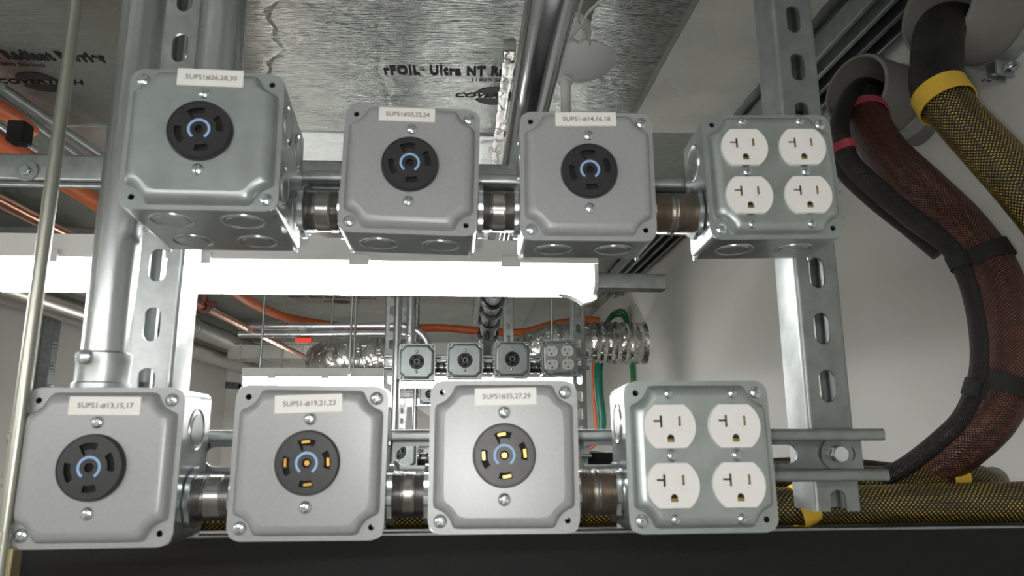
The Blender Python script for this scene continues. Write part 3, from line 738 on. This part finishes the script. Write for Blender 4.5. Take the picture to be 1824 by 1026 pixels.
def bundle(pts, r, m, label, n=36, radii=None, group=None, sub=10):
    P = spline(pts, sub); mb = MB()
    if radii:
        rr = []; k = len(radii) - 1
        for i in range(len(P)):
            t = i / (len(P) - 1) * k; j = min(int(t), k - 1); rr.append(radii[j] + (radii[j + 1] - radii[j]) * (t - j))
    else: rr = None
    mb.tube(P, r, n, True, rr); o = mb.build('cable_bundle', m, angle=80); return tag(o, label, 'cable bundle', group), P
def wrap(P, i, r, wd, m, label, tail=None, th=.0016, name='hook_tape_wrap', a0=3.4):
    """hook tape band round a bundle at path index i"""
    c = P[i]; t = (P[min(i + 1, len(P) - 1)] - P[max(i - 1, 0)]).normalized()
    if tail is not None: t = (t + Vector(tail)).normalized()
    mb = MB(); n = 40; up = Vector((0, 0, 1)); up = (up - t * up.dot(t)).normalized(); sd = t.cross(up); vs = []
    prof = [(-wd / 2, r + .0002), (-wd / 2, r + th), (wd / 2, r + th), (wd / 2, r + .0002)]
    for d, q in prof:
        for k in range(n):
            a = 2 * PI * k / n; w_ = 1 + .02 * math.sin(3 * a + i); vs.append(c + t * (d + .0012 * math.sin(2 * a)) + up * math.cos(a) * q * w_ + sd * math.sin(a) * q * w_)
    fs = [(j * n + k, ((j + 1) % 4) * n + k, ((j + 1) % 4) * n + (k + 1) % n, j * n + (k + 1) % n) for j in range(4) for k in range(n)]
    mb.add(vs, fs)
    # overlapping free end
    e_ = []
    for j in range(9 if a0 is not None else 0):
        a = a0 + j * .085; q = r + th + .0006 + (.0012 * (j / 8) ** 2 if j > 4 else 0)
        for d in (-wd * .5, wd * .5): e_.append(c + t * d + up * math.cos(a) * q + sd * math.sin(a) * q)
    if not e_: return tag(mb.build(name, m, None, angle=50), label, 'hook tape wrap')
    e2 = [p + (p - c).normalized() * .0014 for p in e_]; m_ = len(e_)
    fs = [(2 * j, 2 * j + 1, 2 * j + 3, 2 * j + 2) for j in range(8)] + [(m_ + 2 * j, m_ + 2 * j + 2, m_ + 2 * j + 3, m_ + 2 * j + 1) for j in range(8)]
    fs += [(2 * j, 2 * j + 2, m_ + 2 * j + 2, m_ + 2 * j) for j in range(8)] + [(2 * j + 1, m_ + 2 * j + 1, m_ + 2 * j + 3, 2 * j + 3) for j in range(8)] + [(0, m_, m_ + 1, 1), (16, 17, m_ + 17, m_ + 16)]
    mb.add(e_ + e2, fs)
    o = mb.build(name, m, None, angle=50); tag(o, label, 'hook tape wrap'); return o
def near(P, px, py):
    best = 0; bd = 1e9
    for i, p in enumerate(P):
        q = CAMM.transposed() @ (p - CAMP); x = 912 + F * q.x / q.y; y = 513 - F * q.z / q.y; d = (x - px) ** 2 + (y - py) ** 2
        if d < bd: bd = d; best = i
    return best

# grey plastic pipes that the bundles come out of, clamped to a strut under the ceiling on the right
def sleeve_pipe(mouth, axis, r, L, label, clamp_at):
    e = empty('plastic_pipe', mouth); tag(e, label, 'pipe', 'grey plastic pipes on the right wall'); ax = Vector(axis).normalized(); t = .0060
    mb = MB(); mb.lathe((0, 0, 0), ax, [(0, r - t + .001), (.0005, r - .001), (.0025, r), (L, r), (L, r - t), (.0025, r - t), (0, r - t + .001)], 56, (False, False)); mb.build('tube', 'pvc', e, angle=60)
    return e
def pipe_clamp(mouth, axis, r, dist, label, down=(0, 0, -1)):
    ax = Vector(axis).normalized(); c = Vector(mouth) + ax * dist; e = empty('pipe_clamp', c); tag(e, label, 'pipe clamp', 'steel pipe clamps')
    mb = MB(); n = 56; w2 = .016; q0, q1 = r + .0006, r + .0030
    mb.lathe((0, 0, 0), ax, [(-w2, q0), (-w2, q1), (w2, q1), (w2, q0), (-w2, q0)], n, (False, False)); mb.build('strap', 'galv', e, angle=50)
    dn = Vector(down); dn = (dn - ax * dn.dot(ax)).normalized(); sd = ax.cross(dn)
    rot = Matrix((sd, ax, dn)).transposed()
    mb = MB()
    for s in (-1, 1):
        vs = [rot @ Vector((s * .006 + o_, y, z)) for o_ in (0, s * .0025) for y in (-w2, w2) for z in (r + .0005, r + .022)]
        mb.add(vs, [(0, 1, 3, 2), (4, 6, 7, 5), (0, 4, 5, 1), (2, 3, 7, 6), (0, 2, 6, 4), (1, 5, 7, 3)])
    mb.build('ear', 'galv', e, smooth=False)
    mb = MB(); cc = dn * (r + .013)
    mb.lathe(cc - sd * .026, sd, [(0, .0032), (.052, .0032)], 16)
    for s in (-.017, .0125): mb.lathe(cc + sd * s, sd, [(0, .0066), (.0055, .0066)], 6)
    mb.build('clamp_bolt', 'screw', e, angle=30); return e
AX = (1, .30, .02)
mL = at(1523, 160, .95); mU = at(1668, 14, .80)
AXL = Vector((1, .42, -.02)).normalized(); AXU = Vector((1, .20, -.04)).normalized()
sleeve_pipe(mL, AXL, .0545, (WR + .03 - mL.x) / AXL.x, 'grey plastic pipe stub with the red wrapped bundle coming out', .1)
sleeve_pipe(mU, AXU, .0600, (WR + .03 - mU.x) / AXU.x, 'larger grey plastic pipe at the top right corner with the yellow wrapped bundle', .1)
pipe_clamp(mL, AXL, .0545, .092, 'zinc pipe clamp with bolt round the smaller grey pipe', (-.6, 0, -1))
pipe_clamp(mU, AXU, .0600, .098, 'zinc pipe clamp with bolt round the larger grey pipe at the top right', (-.2, 0, -1))

# yellow wired bundle from the upper pipe
yp = [(1730, 35, .86), (1693, 72, .80), (1668, 118, .77), (1672, 160, .75), (1712, 215, .73), (1775, 282, .71), (1850, 365, .69), (1930, 470, .68)]
PY = [mU + AXU * .13 + Vector((0, 0, -.015)), mU + AXU * .05 + Vector((0, 0, -.024)), mU - AXU * .005 + Vector((0, -.01, -.036))] + [at(*q) for q in yp[2:]]
oy, sp = bundle(PY, .026, 'sleeve_yellow', 'black and yellow mesh cable bundle leaving the upper grey pipe', radii=[.024, .025, .027, .028, .027, .026, .027, .028, .028])
wrap(sp, near(sp, 1683, 173), .0298, .025, 'velcro_yellow', 'yellow hook tape band round the bundle under the larger grey pipe', a0=None)
# copper wired bundle from the lower pipe
YEL = (oy, sp, near(sp, 1683, 173))
rp = [(1560, 130, 1.02), (1532, 165, .96), (1532, 200, .90), (1570, 262, .85), (1640, 335, .80), (1712, 405, .77), (1768, 485, .75), (1795, 580, .74), (1796, 670, .74), (1765, 745, .75), (1705, 805, .76), (1640, 850, .78), (1560, 880, .80)]
PR = [mL + AXL * .13 + Vector((0, 0, -.012)), mL + AXL * .05 + Vector((0, 0, -.020)), mL - AXL * .005 + Vector((.004, -.012, -.030))] + [at(*q) for q in rp[3:]]
o_, sr = bundle(PR, .026, 'sleeve_red', 'thick dark copper coloured mesh bundle curving down the right side', radii=[.022, .025, .027, .027, .028, .027, .0265, .0255, .0255, .025, .023, .020, .018])
wrap(sr, near(sr, 1545, 212), .0282, .019, 'velcro_red', 'red hook tape band round the thick bundle under the smaller grey pipe')
wrap(sr, near(sr, 1757, 452), .0272, .020, 'velcro_black', 'upper black hook tape wrap round the thick copper coloured bundle', th=.0024)
wrap(sr, near(sr, 1796, 690), .0262, .020, 'velcro_black', 'lower black hook tape wrap round the thick copper coloured bundle', th=.0024)
def sleeve_end(o, P, i1, r, m='sleeve_black'):
    mb = MB(); mb.tube(P[:i1 + 1], r, 32, True, [r] * (i1 + 1)); so = mb.build('sleeve_end', m, o, angle=80); tag(so, 'black end of the sleeve above the coloured band')
sleeve_end(o_, sr, near(sr, 1545, 212), .0276)
sleeve_end(YEL[0], YEL[1], YEL[2], .0295)
# thin black bundle beside it
bp_ = [(1548, 140, .99), (1518, 165, .90), (1496, 215, .84), (1512, 285, .81), (1560, 335, .78), (1632, 395, .75), (1690, 440, .735), (1722, 500, .72), (1741, 580, .71), (1743, 660, .71), (1718, 735, .72), (1672, 785, .73), (1605, 835, .75), (1540, 862, .77)]
PBk = [mL + AXL * .10 + Vector((0, 0, .012)), mL + AXL * .01 + Vector((-.004, -.012, .004))] + [at(*q) for q in bp_[2:]]
o_, sb = bundle(PBk, .0105, 'sleeve_black', 'thin black mesh bundle beside the thick copper coloured bundle', radii=[.010, .011, .012, .0125, .0125, .0115, .010, .0088, .0088, .0088, .0092, .0095, .0095, .0095])
wrap(sb, near(sb, 1506, 262), .0130, .012, 'velcro_red', 'small red hook tape band round the thin black bundle')
wrap(sb, near(sb, 1709, 470), .0098, .016, 'velcro_black', 'upper black hook tape wrap round the thin black bundle')
wrap(sb, near(sb, 1738, 695), .0095, .016, 'velcro_black', 'lower black hook tape wrap round the thin black bundle')
b2 = [(1536, 150, 1.0), (1512, 190, .90), (1490, 245, .86), (1498, 300, .83), (1548, 352, .80), (1615, 405, .78), (1672, 452, .76)]
o_, sb2 = bundle([at(*q) for q in b2], .009, 'sleeve_black', 'second thin black bundle tucked behind the right upright strut')

# bundles lying along the top of the rack
zt0 = zr
def lay(px, py, Y, r): p = at(px, py, Y); return p
zc_ = zt0 + .0175
hb = [Vector((x, y, zc_ + dz)) for x, y, dz in ((-.36, .686, 0), (-.2, .684, .001), (0, .686, 0), (.2, .684, .0005), (.32, .685, .0), (.44, .686, .0015), (.56, .684, .002), (.69, .684, .003))]
o_, sh = bundle(hb, .0175, 'sleeve_yellow', 'long yellow and black mesh bundle lying along the front of the rack top', radii=[.0172, .0172, .0172, .0172, .0175, .018, .0195, .020])
wrap(sh, near(sh, 1425, 905), .0186, .018, 'velcro_yellow', 'yellow hook tape band round the long bundle below the right upright strut', tail=(.0, .0, .45))
hb2 = [at(1360, 850, .78), at(1460, 852, .775), at(1560, 862, .772), at(1650, 858, .772), at(1715, 852, .775), at(1762, 866, .79), at(1775, 895, .84)]
hb2 = [Vector((p.x, p.y + .0, max(p.z, zt0 + .03))) for p in hb2]
o_, sh2 = bundle(hb2, .020, 'sleeve_yellow', 'second yellow and black mesh bundle lying behind the first and bending away', radii=[.017, .018, .019, .019, .018, .017, .016])
wrap(sh2, near(sh2, 1690, 850), .0205, .018, 'velcro_yellow', 'yellow hook tape band on the second bundle on the rack top', tail=(.5, 0, 0))
hb3 = [at(1340, 836, .83), at(1480, 832, .83), at(1585, 842, .83), at(1680, 850, .84), at(1740, 880, .86)]
o_, sh3 = bundle([Vector((p.x, p.y, max(p.z, zt0 + .02))) for p in hb3], .012, 'sleeve_black', 'black mesh bundle at the back of the rack top near the right upright')
wrap(sr, near(sr, 1588, 862), .0200, .012, 'velcro_red', 'red hook tape end low on the copper coloured bundle')

# ------------------------------------------------------------------ pipes and services under the ceiling
def pipe(name, pts, r, m, label, cat, n=24, group=None, smoothp=False, radii=None):
    P = spline(pts, 8) if smoothp else [Vector(p) for p in pts]
    mb = MB(); mb.tube(P, r, n, True, radii); o = mb.build(name, m, angle=60); return tag(o, label, cat, group)
# polished steel pipe running away overhead
ch = .44
c0, c1 = atz(982, 0, ch), atz(880, 505, ch)
dirn = (c1 - c0).normalized()
e = empty('sprinkler_pipe', c0 - dirn * .5); tag(e, 'polished steel pipe running away overhead between the middle upper boxes', 'pipe')
L = (c1 - c0).length + .5
mb = MB(); mb.tube([Vector((0, 0, 0)), dirn * L * .5, dirn * L], .0270, 40); mb.build('tube', 'chrome', e)
print('chrome ends', c0, c1)
e = empty('pipe_drop', c1); tag(e, 'dark ribbed steel pipe couplings hanging at the far end of the polished pipe', 'pipe coupling')
pts = [(880, 515), (877, 535), (874, 555), (871, 575), (869, 600)]
Q = [at(x, y, c1.y + .12 * i) for i, (x, y) in enumerate(pts)]
mb = MB(); mb.tube([q - c1 for q in Q], .028, 28, True, [.027, .028, .029, .030, .028]); mb.build('coupling_body', 'black_rubber', e)
for i in range(1, 5):
    d = (Q[i] - Q[i - 1]).normalized(); mb = MB(); mb.lathe(Q[i] - c1 - d * .03, d, [(0, .030), (.004, .037), (.030, .037), (.034, .030)], 28, (False, False)); mb.build('coupling_ring', 'black_rubber', e)
p = at(873, 600, 3.3); q = at(861, 668, 3.3)
pipe('steel_strap', [Q[-1], at(862, 662, Q[-1].y - .1)], .022, 'galv', 'bright steel pipe hanging below the dark ribbed couplings', 'pipe')
# copper line with clamp
hc = .40
pipe('copper_pipe', [atz(-120, 296, hc), atz(90, 404, hc), atz(345, 538, hc), atz(584, 656, hc)], .0115, 'copper', 'long straight copper pipe running away on the left under the ceiling', 'pipe')
pc_ = atz(364, 547, hc)
e = empty('pipe_hanger', pc_); tag(e, 'rust red clamp hanging the copper pipe from the ceiling', 'pipe hanger')
mb = MB(); dd = (atz(345, 538, hc) - atz(90, 404, hc)).normalized(); mb.lathe(-dd * .012, dd, [(0, .0125), (0, .019), (.024, .019), (.024, .0125), (0, .0125)], 24, (False, False)); mb.box((-.03, -.012, -.02), (-.018, .012, .006)); mb.box((.014, -.012, .004), (.034, .012, .018)); mb.box((-.008, -.008, .016), (.008, .008, .038)); mb.build('clamp', 'rust', e, bevel=.002)
mb = MB(); mb.tube([Vector((0, 0, .036)), Vector((0, 0, H - hc - .01))], .006, 12); mb.build('hanger_rod', 'galv', e)
# large pale round ducts along the left wall
def duct_run(label, x, h, r, bands):
    e = empty('round_duct', (x, 2.0, CZ + h)); tag(e, label, 'duct', 'round steel ducts on the left')
    mb = MB(); mb.tube([Vector((0, -1.6, 0)), Vector((0, 0, 0)), Vector((0, 3.15, 0))], r, 32); mb.build('tube', 'duct_grey', e)
    for y in bands: mb = MB(); mb.lathe((0, y, 0), (0, 1, 0), [(0, r), (0, r + .004), (.03, r + .004), (.03, r)], 32, (False, False)); mb.build('band', 'galv', e)
    return e
duct_run('upper round steel duct running along the left wall', -1.40, .565, .050, (.25, 1.7))
duct_run('lower round steel duct running along the left wall', -1.49, .475, .046, (.1, 1.4))
# orange plastic duct, overhead left then across the far end
hp = .60
op = [atz(-70, 222, hp), atz(20, 268, hp), atz(110, 322, hp), atz(190, 372, hp), atz(300, 440, hp - .0), atz(400, 508, hp), atz(450, 540, hp), atz(500, 562, hp), atz(560, 575, hp), at(640, 584, 3.75), at(700, 586, 3.75), at(780, 584, 3.75), at(860, 590, 3.75), at(930, 592, 3.75), at(985, 578, 3.75), at(1045, 570, 3.75), at(1075, 574, 3.75)]
pipe('orange_duct', op, .021, 'orange', 'orange plastic duct running away on the left and across the far end', 'duct', smoothp=True)
op2 = [atz(-60, 262, .55), atz(60, 318, .55)]
pipe('orange_duct', [atz(-70, 150, .62), atz(20, 205, .62), atz(54, 232, .62)], .017, 'orange', 'short piece of orange duct at the upper left edge', 'duct')
# struts across the ceiling
def xstrut(p0, p1, m, label, size=.041, h=None, group=None):
    p0 = Vector(p0); p1 = Vector(p1); L = (p1 - p0).length
    o = strut_mesh(L, [.03 + .06 * k for k in range(int(L / .06))], depth=size, wd=size).build('strut_channel', m)
    t = (p1 - p0).normalized(); y = Vector((0, 0, -1)); y = (y - t * y.dot(t)).normalized(); x = y.cross(t)
    o.matrix_world = Matrix(((x.x, y.x, t.x, p0.x), (x.y, y.y, t.y, p0.y), (x.z, y.z, t.z, p0.z), (0, 0, 0, 1)))
    return tag(o, label, 'strut channel', group)
ys = 1.08; sL = at(-60, 283, ys); sR = at(1225, 303, ys)
zs_ = (at(100, 283, ys).z)
e_x = xstrut((sL.x, ys, zs_), (at(1150, 300, ys).x, ys, zs_), 'galv_dull', 'horizontal strut channel hung across the ceiling behind the upper boxes')
nb = at(48, 305, ys - .022)
bolt('hex_bolt', (nb.x, ys - .0215, nb.z), 'round bolt and washer on the ceiling strut at the far left', .016)
ys2 = 1.62; zz2 = at(80, 408, ys2).z
xstrut((at(-40, 410, ys2).x, ys2, zz2), (at(260, 410, ys2).x, ys2, zz2), 'dark_steel', 'dark ridged strut above the strip light at the far left', .045)
xs3 = .903; z3 = at(1120, 489, xs3).z
xstrut((at(800, 489, xs3).x, xs3, z3), (at(1181, 489, xs3).x, xs3, z3), 'galv', 'strut channel sticking out past the right end of the nearest strip light', .022)
# struts along the right wall just under the ceiling, carrying the grey pipes
xstrut((.612, .45, ZC - .012), (.612, 3.2, ZC - .012), 'galv_dull', 'long strut running away in the corner of ceiling and right wall', .041)
xstrut((.675, .45, ZC - .012), (.675, 3.2, ZC - .012), 'dark_steel', 'darker strut beside the right wall under the ceiling', .041)
# parallel steel strips up in the left corner
for k, (x0, y0, x1, y1, m_) in enumerate(((0, 178, 150, 285, 'galv_dull'), (0, 225, 60, 268, 'galv'), (60, 195, 215, 300, 'galv_dull'))):
    a_, b__ = atz(x0 - 60, y0 - 40, .63), atz(x1, y1, .63)
    pipe('ceiling_strip', [a_, b__], .010, m_, ['flat steel strip running away at the upper left', 'bright steel strip beside the orange duct piece', 'steel strip nearest the hanging threaded rod'][k], 'steel strip', 8)
jb = at(36, 238, 1.12)
e = empty('black_hanger_block', jb); tag(e, 'small black hanger block at the upper left edge', 'hanger block'); mb = MB(); mb.box((-.014, -.014, -.018), (.013, .014, .018)); mb.build('block', 'rack', e, bevel=.003)
# sprinkler escutcheon with drop and white cables
ec = atz(1032, 118, .60)
e = empty('ceiling_escutcheon', ec); tag(e, 'round white dome on the ceiling beside the polished pipe', 'escutcheon')
mb = MB(); mb.lathe((0, 0, .012), (0, 0, -1), [(0, .060), (.003, .0615), (.012, .054), (.022, .036), (.028, .016), (.029, .0001)], 48, (True, False)); mb.build('dome', 'white_cap', e)
mb = MB(); mb.lathe((0, 0, .012), (0, 0, 1), [(0, .02), (.08, .02)], 24); mb.build('neck', 'white_cap', e)
mb = MB(); mb.lathe((-.022, .012, -.020), (0, 0, -1), [(0, .013), (.004, .013), (.004, .009), (.0, .009)], 24, (False, False)); mb.lathe((-.022, .012, -.016), (0, 0, -1), [(0, .0085), (.090, .0085)], 16); mb.build('drop', 'white_cap', e)
for k, pts in enumerate(([(1012, 70), (1035, 45), (1050, 20), (1085, -10)], [(1012, 62), (1030, 75), (1044, 60), (1030, 35), (1040, -10)], [(1012, 40), (1030, 25), (1048, 45), (1050, 80)])):
    pipe('white_cable', [atz(x, y, .57 + .01 * k) for x, y in pts], .0022, 'white_cable', ['white cable looping up beside the polished pipe', 'curled white cable above the white dome', 'white cable hanging down to the white dome'][k], 'cable', 8, smoothp=True)

# ------------------------------------------------------------------ second frame
Y2 = 2.01
G2 = 'outlet boxes on the second strut frame'
c2 = [(742.7, 644.8), (828.4, 642.3), (912, 640), (996.2, 638)]
lb2 = ['small far grey outlet box leftmost in the second frame upper row', 'small far grey outlet box second from left in the second frame', 'small far grey outlet box third from left in the second frame']
X2 = []
for i, (x, y) in enumerate(c2):
    p = at(x, y, Y2); X2.append(p.x); b_ = (p.x * 1000, Y2 * 1000, (p.z - CZ) * 1000, 0, 0, (.3, .6, .8, -1.2)[i])
    if i < 3: twist_box(b_, None, lb2[i], G2, galv=True, rotd=i * 3)
    else: quad_box(b_, 'small far box with four white outlets at the right of the second frame', G2)
p = at(710, 804, Y2); zB2 = p.z; twist_box((p.x * 1000, Y2 * 1000, (p.z - CZ) * 1000, 0, 0, 0), None, 'far grey outlet box seen in the gap between the lower near boxes', G2, galv=True)
XB2 = p.x; zT2 = at(870, 641, Y2).z
GN2 = 'nipples on the second frame'
for i in range(3): nipple(X2[i] + .050, X2[i + 1] - .050, Y2 + .028, zT2 - .020, ['dark nipple between the first and second far boxes', 'dark nipple between the second and third far boxes', 'dark nipple beside the far white quad outlet box'][i], GN2)
nipple(XB2 + .050, XB2 + .084, Y2 + .028, zB2 - .02, 'far dark nipple seen through the slot of the lower strut', GN2)
V2 = Y2 + .115
zlow = at(700, 905, V2).z
for x, lab in ((698, 'left upright strut of the second frame'), (1031, 'right upright strut of the second frame')):
    X = at(x, 600, V2).x; strut('strut_channel', ZTOP - zlow, [.01 + pit * k for k in range(30)], (X, V2, zlow), (0, 0, 0), 'galv_dull', lab, hl=.0155, hw=.0085)
XA, XB_ = at(690, 600, V2).x, at(1043, 600, V2).x
hstrut('strut_channel', XA, XB_, zT2 + .000, Y2 + .058, .0395, .02, 'galv', 'upper horizontal strut of the second frame')
hstrut('strut_channel', XA - .02, XB_, zB2, Y2 + .058, .0395, .02, 'galv', 'lower horizontal strut of the second frame')
cpx = at(706, 640, Y2 + .02).x
conduit('conduit', (cpx, Y2 + .027, zB2 + .049), (cpx, Y2 + .027, ZTOP), .0115, 'emt', 'long conduit down the left side of the second frame', None)
cpx = at(731, 600, Y2 + .02).x
conduit('conduit', (cpx, Y2 + .027, zT2 + .049), (cpx, Y2 + .027, ZTOP), .0135, 'emt', 'short conduit into the leftmost box of the second frame', None, fit=.03)
# third frame, seen only through the gap
Y3 = 3.62
p = at(765, 702, Y3); twist_box((p.x * 1000, Y3 * 1000, (p.z - CZ) * 1000, 0, 0, 0), None, 'tiny outlet box of the third frame seen in the gap', 'outlet boxes on the third strut frame', galv=True)
X = at(717, 700, Y3 + .11).x; zl3 = at(717, 790, Y3 + .11).z
strut('strut_channel', ZTOP - zl3, [.01 + pit * k for k in range(30)], (X, Y3 + .11, zl3), (0, 0, 0), 'galv', 'upright strut of the third frame seen in the gap', hl=.0155, hw=.0085)
hstrut('strut_channel', X - .02, p.x + .3, p.z, Y3 + .058, .0395, .02, 'galv', 'horizontal strut of the third frame seen in the gap')
cx3 = at(739, 700, Y3).x; conduit('conduit', (cx3, Y3 + .027, zl3), (cx3, Y3 + .027, ZTOP), .0125, 'emt', 'pale conduit of the third frame seen in the gap')
e = empty('white_hood', at(760, 733, Y3 - .02)); tag(e, 'small white sloping hood below the third frame box', 'hood'); mb = MB(); mb.extr([(-.06, .03), (.07, .03), (.07, -.03), (.02, -.03)], lambda u, v, L: (u, L, v), 0, .1); mb.box((-.005, .08, .03), (.005, .09, .06)); mb.build('hood_shell', 'fixture', e, smooth=False)

# two horizontal conduits bending down into the second frame
Yh = 2.75
for k, (ya, lab) in enumerate(((580, 'upper horizontal conduit behind the second frame'), (594, 'lower horizontal conduit behind the second frame'))):
    pts = [at(x, ya + d, Yh) for x, d in ((425, 2), (560, 1), (690, 0), (725, 2))]
    pts += [at(748 - 14 * k, ya + 12, Yh), at(762 - 20 * k, ya + 32, Yh), at(766 - 20 * k, ya + 70, Yh)]
    pipe('conduit', pts, .0125, 'emt', lab, 'conduit', smoothp=True)
# light hanger rods
for x, y_, Yq, lab in ((463, 655, L2, 'thin rod holding the left end of the farther strip light'), (622, 668, L2 - .06, 'pair rod left of the second frame, nearer one'), (629, 668, L2 + .02, 'pair rod left of the second frame, farther one'), (588, 628, 3.1, 'short thin rod beside the crumpled foil duct')):
    p = at(x, y_, Yq); zlo_ = p.z if Yq != L2 else za + .061
    threaded_rod((p.x, Yq, zlo_), (p.x, Yq, ZTOP), .0042, lab, pitch=.006, m='galv')
for X in (lx1 - .86, lx1 - 1.10): threaded_rod((X, LY + .01, zl + .060), (X, LY + .01, ZTOP), .0035, 'rod holding the nearest strip light, %s one' % ('right' if X > -.8 else 'left'), pitch=.004, m='galv')
for X in (lx1 - .12, lx1 - 1.10): threaded_rod((X, LY - 1.49, zl + .060), (X, LY - 1.49, ZTOP), .0035, 'rod of the added strip light behind the camera, %s end' % ('right' if X > 0 else 'left'), pitch=.01, m='galv')
for X in (lx1 - .12, lx1 - 1.10): threaded_rod((X, LY + 2.9, za + .060), (X, LY + 2.9, ZTOP), .0035, 'rod of the added far strip light, %s end' % ('right' if X > 0 else 'left'), pitch=.01, m='galv')
threaded_rod((xa + 1.0, L2, za + .061), (xa + 1.0, L2, ZTOP), .0042, 'rod holding the right part of the farther strip light', pitch=.006, m='galv')
# strap hanger beyond
p0_ = at(906, 612, 2.75)
strut('strut_channel', ZTOP - p0_.z, [.02 + .0508 * k for k in range(12)], (p0_.x, 2.75, p0_.z), (0, 0, 0), 'galv_dull', 'short hanging strut strap right of the dark ribbed couplings', depth=.02)

# crumpled foil ducts
def foil_duct(pts, r, label, seed):
    rr = random.Random(seed); P = spline(pts, 14); mb = MB(); mb.tube(P, r, 40, True, [r * (1 + .035 * math.sin(i * 1.9) + rr.uniform(-.03, .03)) for i in range(len(P))])
    v = []
    for p in mb.v: v.append((p[0] + rr.uniform(-1, 1) * r * .035, p[1] + rr.uniform(-1, 1) * r * .035, p[2] + rr.uniform(-1, 1) * r * .035))
    mb.v = v; o = mb.build('foil_duct', 'foil_crumple', angle=50); return tag(o, label, 'duct')
foil_duct([at(905, 660, 2.9), at(940, 632, 2.85), at(985, 614, 2.82), at(1050, 610, 2.80), at(1105, 611, 2.80), Vector((WR + .03, 2.80, at(1130, 612, 2.80).z))], .080, 'shiny flexible foil duct entering the right wall', 3)
foil_duct([at(575, 652, 3.15), at(600, 644, 3.1), at(650, 640, 3.1), at(700, 642, 3.1), at(760, 645, 3.1)], .095, 'crumpled foil wrapped duct left of the second frame', 8)

# green cable on the right wall
gy = [atx(1078, 580, WR - .12), atx(1090, 563, WR - .07), atx(1105, 556, WR - .035), atx(1115, 563, WR - .020), atx(1121, 590, WR - .015), atx(1126, 640, WR - .013), atx(1130, 700, WR - .013), atx(1132, 760, WR - .013)]
for k in range(3):
    pts = [p + Vector((-.003 * (k == 1), .016 * k, .010 * (1 - k) if i < 4 else 0)) for i, p in enumerate(gy)]
    pipe('green_cable', pts, .0058, 'green', ['outer green cable arching down the right wall', 'middle green cable arching down the right wall', 'inner green cable arching down the right wall'][k], 'cable', 10, smoothp=True, group='green cables on the right wall')
tp = [at(1070, 632, 3.0), at(1066, 660, 2.98), at(1067, 700, 2.96), at(1072, 745, 2.95), at(1071, 765, 2.95)]
pipe('teal_cable_bundle', tp, .018, 'teal', 'teal cable bundle dropping below the foil duct', 'cable bundle', smoothp=True)
pipe('orange_tube', [at(1057, 636, 3.05), at(1058, 700, 3.02), at(1062, 780, 3.0), at(1050, 800, 3.0)], .008, 'orange', 'thin orange tube beside the teal cable bundle', 'cable', smoothp=True)
# left wall: upright strut with bolts, round cap and a small bracket end
xw = WL + .02
a_, b__ = atx(100, 552, WL + .035), atx(84, 690, WL + .035)
ywl = a_.y
e = empty('wall_strut', (WL, ywl, a_.z - .62)); tag(e, 'upright steel post with bolt clusters on the left wall', 'strut post')
mb = MB(); mb.box((.006, -.024, 0), (.050, .024, .62)); mb.build('post', 'galv_dull', e, bevel=.003)
for z_ in (.30, .385, .47):
    mb = MB()
    for q in range(4): mb.lathe((.050, -.015 + .010 * (q % 2), z_ + .014 * (q // 2)), (1, 0, 0), [(0, .006), (.014, .006)], 6)
    mb.build('bolt_cluster', 'screw', e)
cp = atx(20, 529, WL + .06); e = empty('conduit_stub', cp); tag(e, 'small shiny round conduit end at the left edge under the strip light', 'conduit'); mb = MB(); mb.lathe((-.06, 0, 0), (1, -.4, 0), [(0, .016), (.05, .016), (.05, .024), (.075, .024), (.078, .020)], 28); mb.build('cap', 'galv', e)
br = at(413, 686, YF - .022); e = empty('slotted_bracket', br); tag(e, 'small dark slotted bracket end near the far left corner', 'bracket')
mb = MB(); mb.plate([(-.065, -.02), (.065, -.03), (.065, .016), (-.065, .026)], [slot2(-.02, .002, .010, .006), slot2(.012, 0, .010, .006)], .02, lambda u, v, t: (u, t, v)); mb.box((.045, 0, -.018), (.12, .02, .008)); mb.build('bracket_plate', 'dark_steel', e, smooth=False)
rm = at(541, 606, 2.75); e = empty('red_marker', rm); tag(e, 'small red marker hanging under the far conduits', 'marker'); mb = MB(); mb.box((-.03, -.012, -.010), (.03, .012, .010)); mb.build('marker_body', 'red', e, bevel=.003)
# grey rectangular duct in the far left background
e = empty('rectangular_duct', at(540, 632, 4.4)); tag(e, 'grey rectangular duct crossing the far end on the left', 'duct'); mb = MB(); mb.box((-.42, -.1, -.035), (.32, .1, .05)); mb.build('duct_shell', 'duct_grey', e, bevel=.004)
mb = MB()
for k in range(6): mb.box((-.35 + k * .12, -.105, -.04), (-.34 + k * .12, .1, .054))
mb.build('flange', 'galv', e, smooth=False)
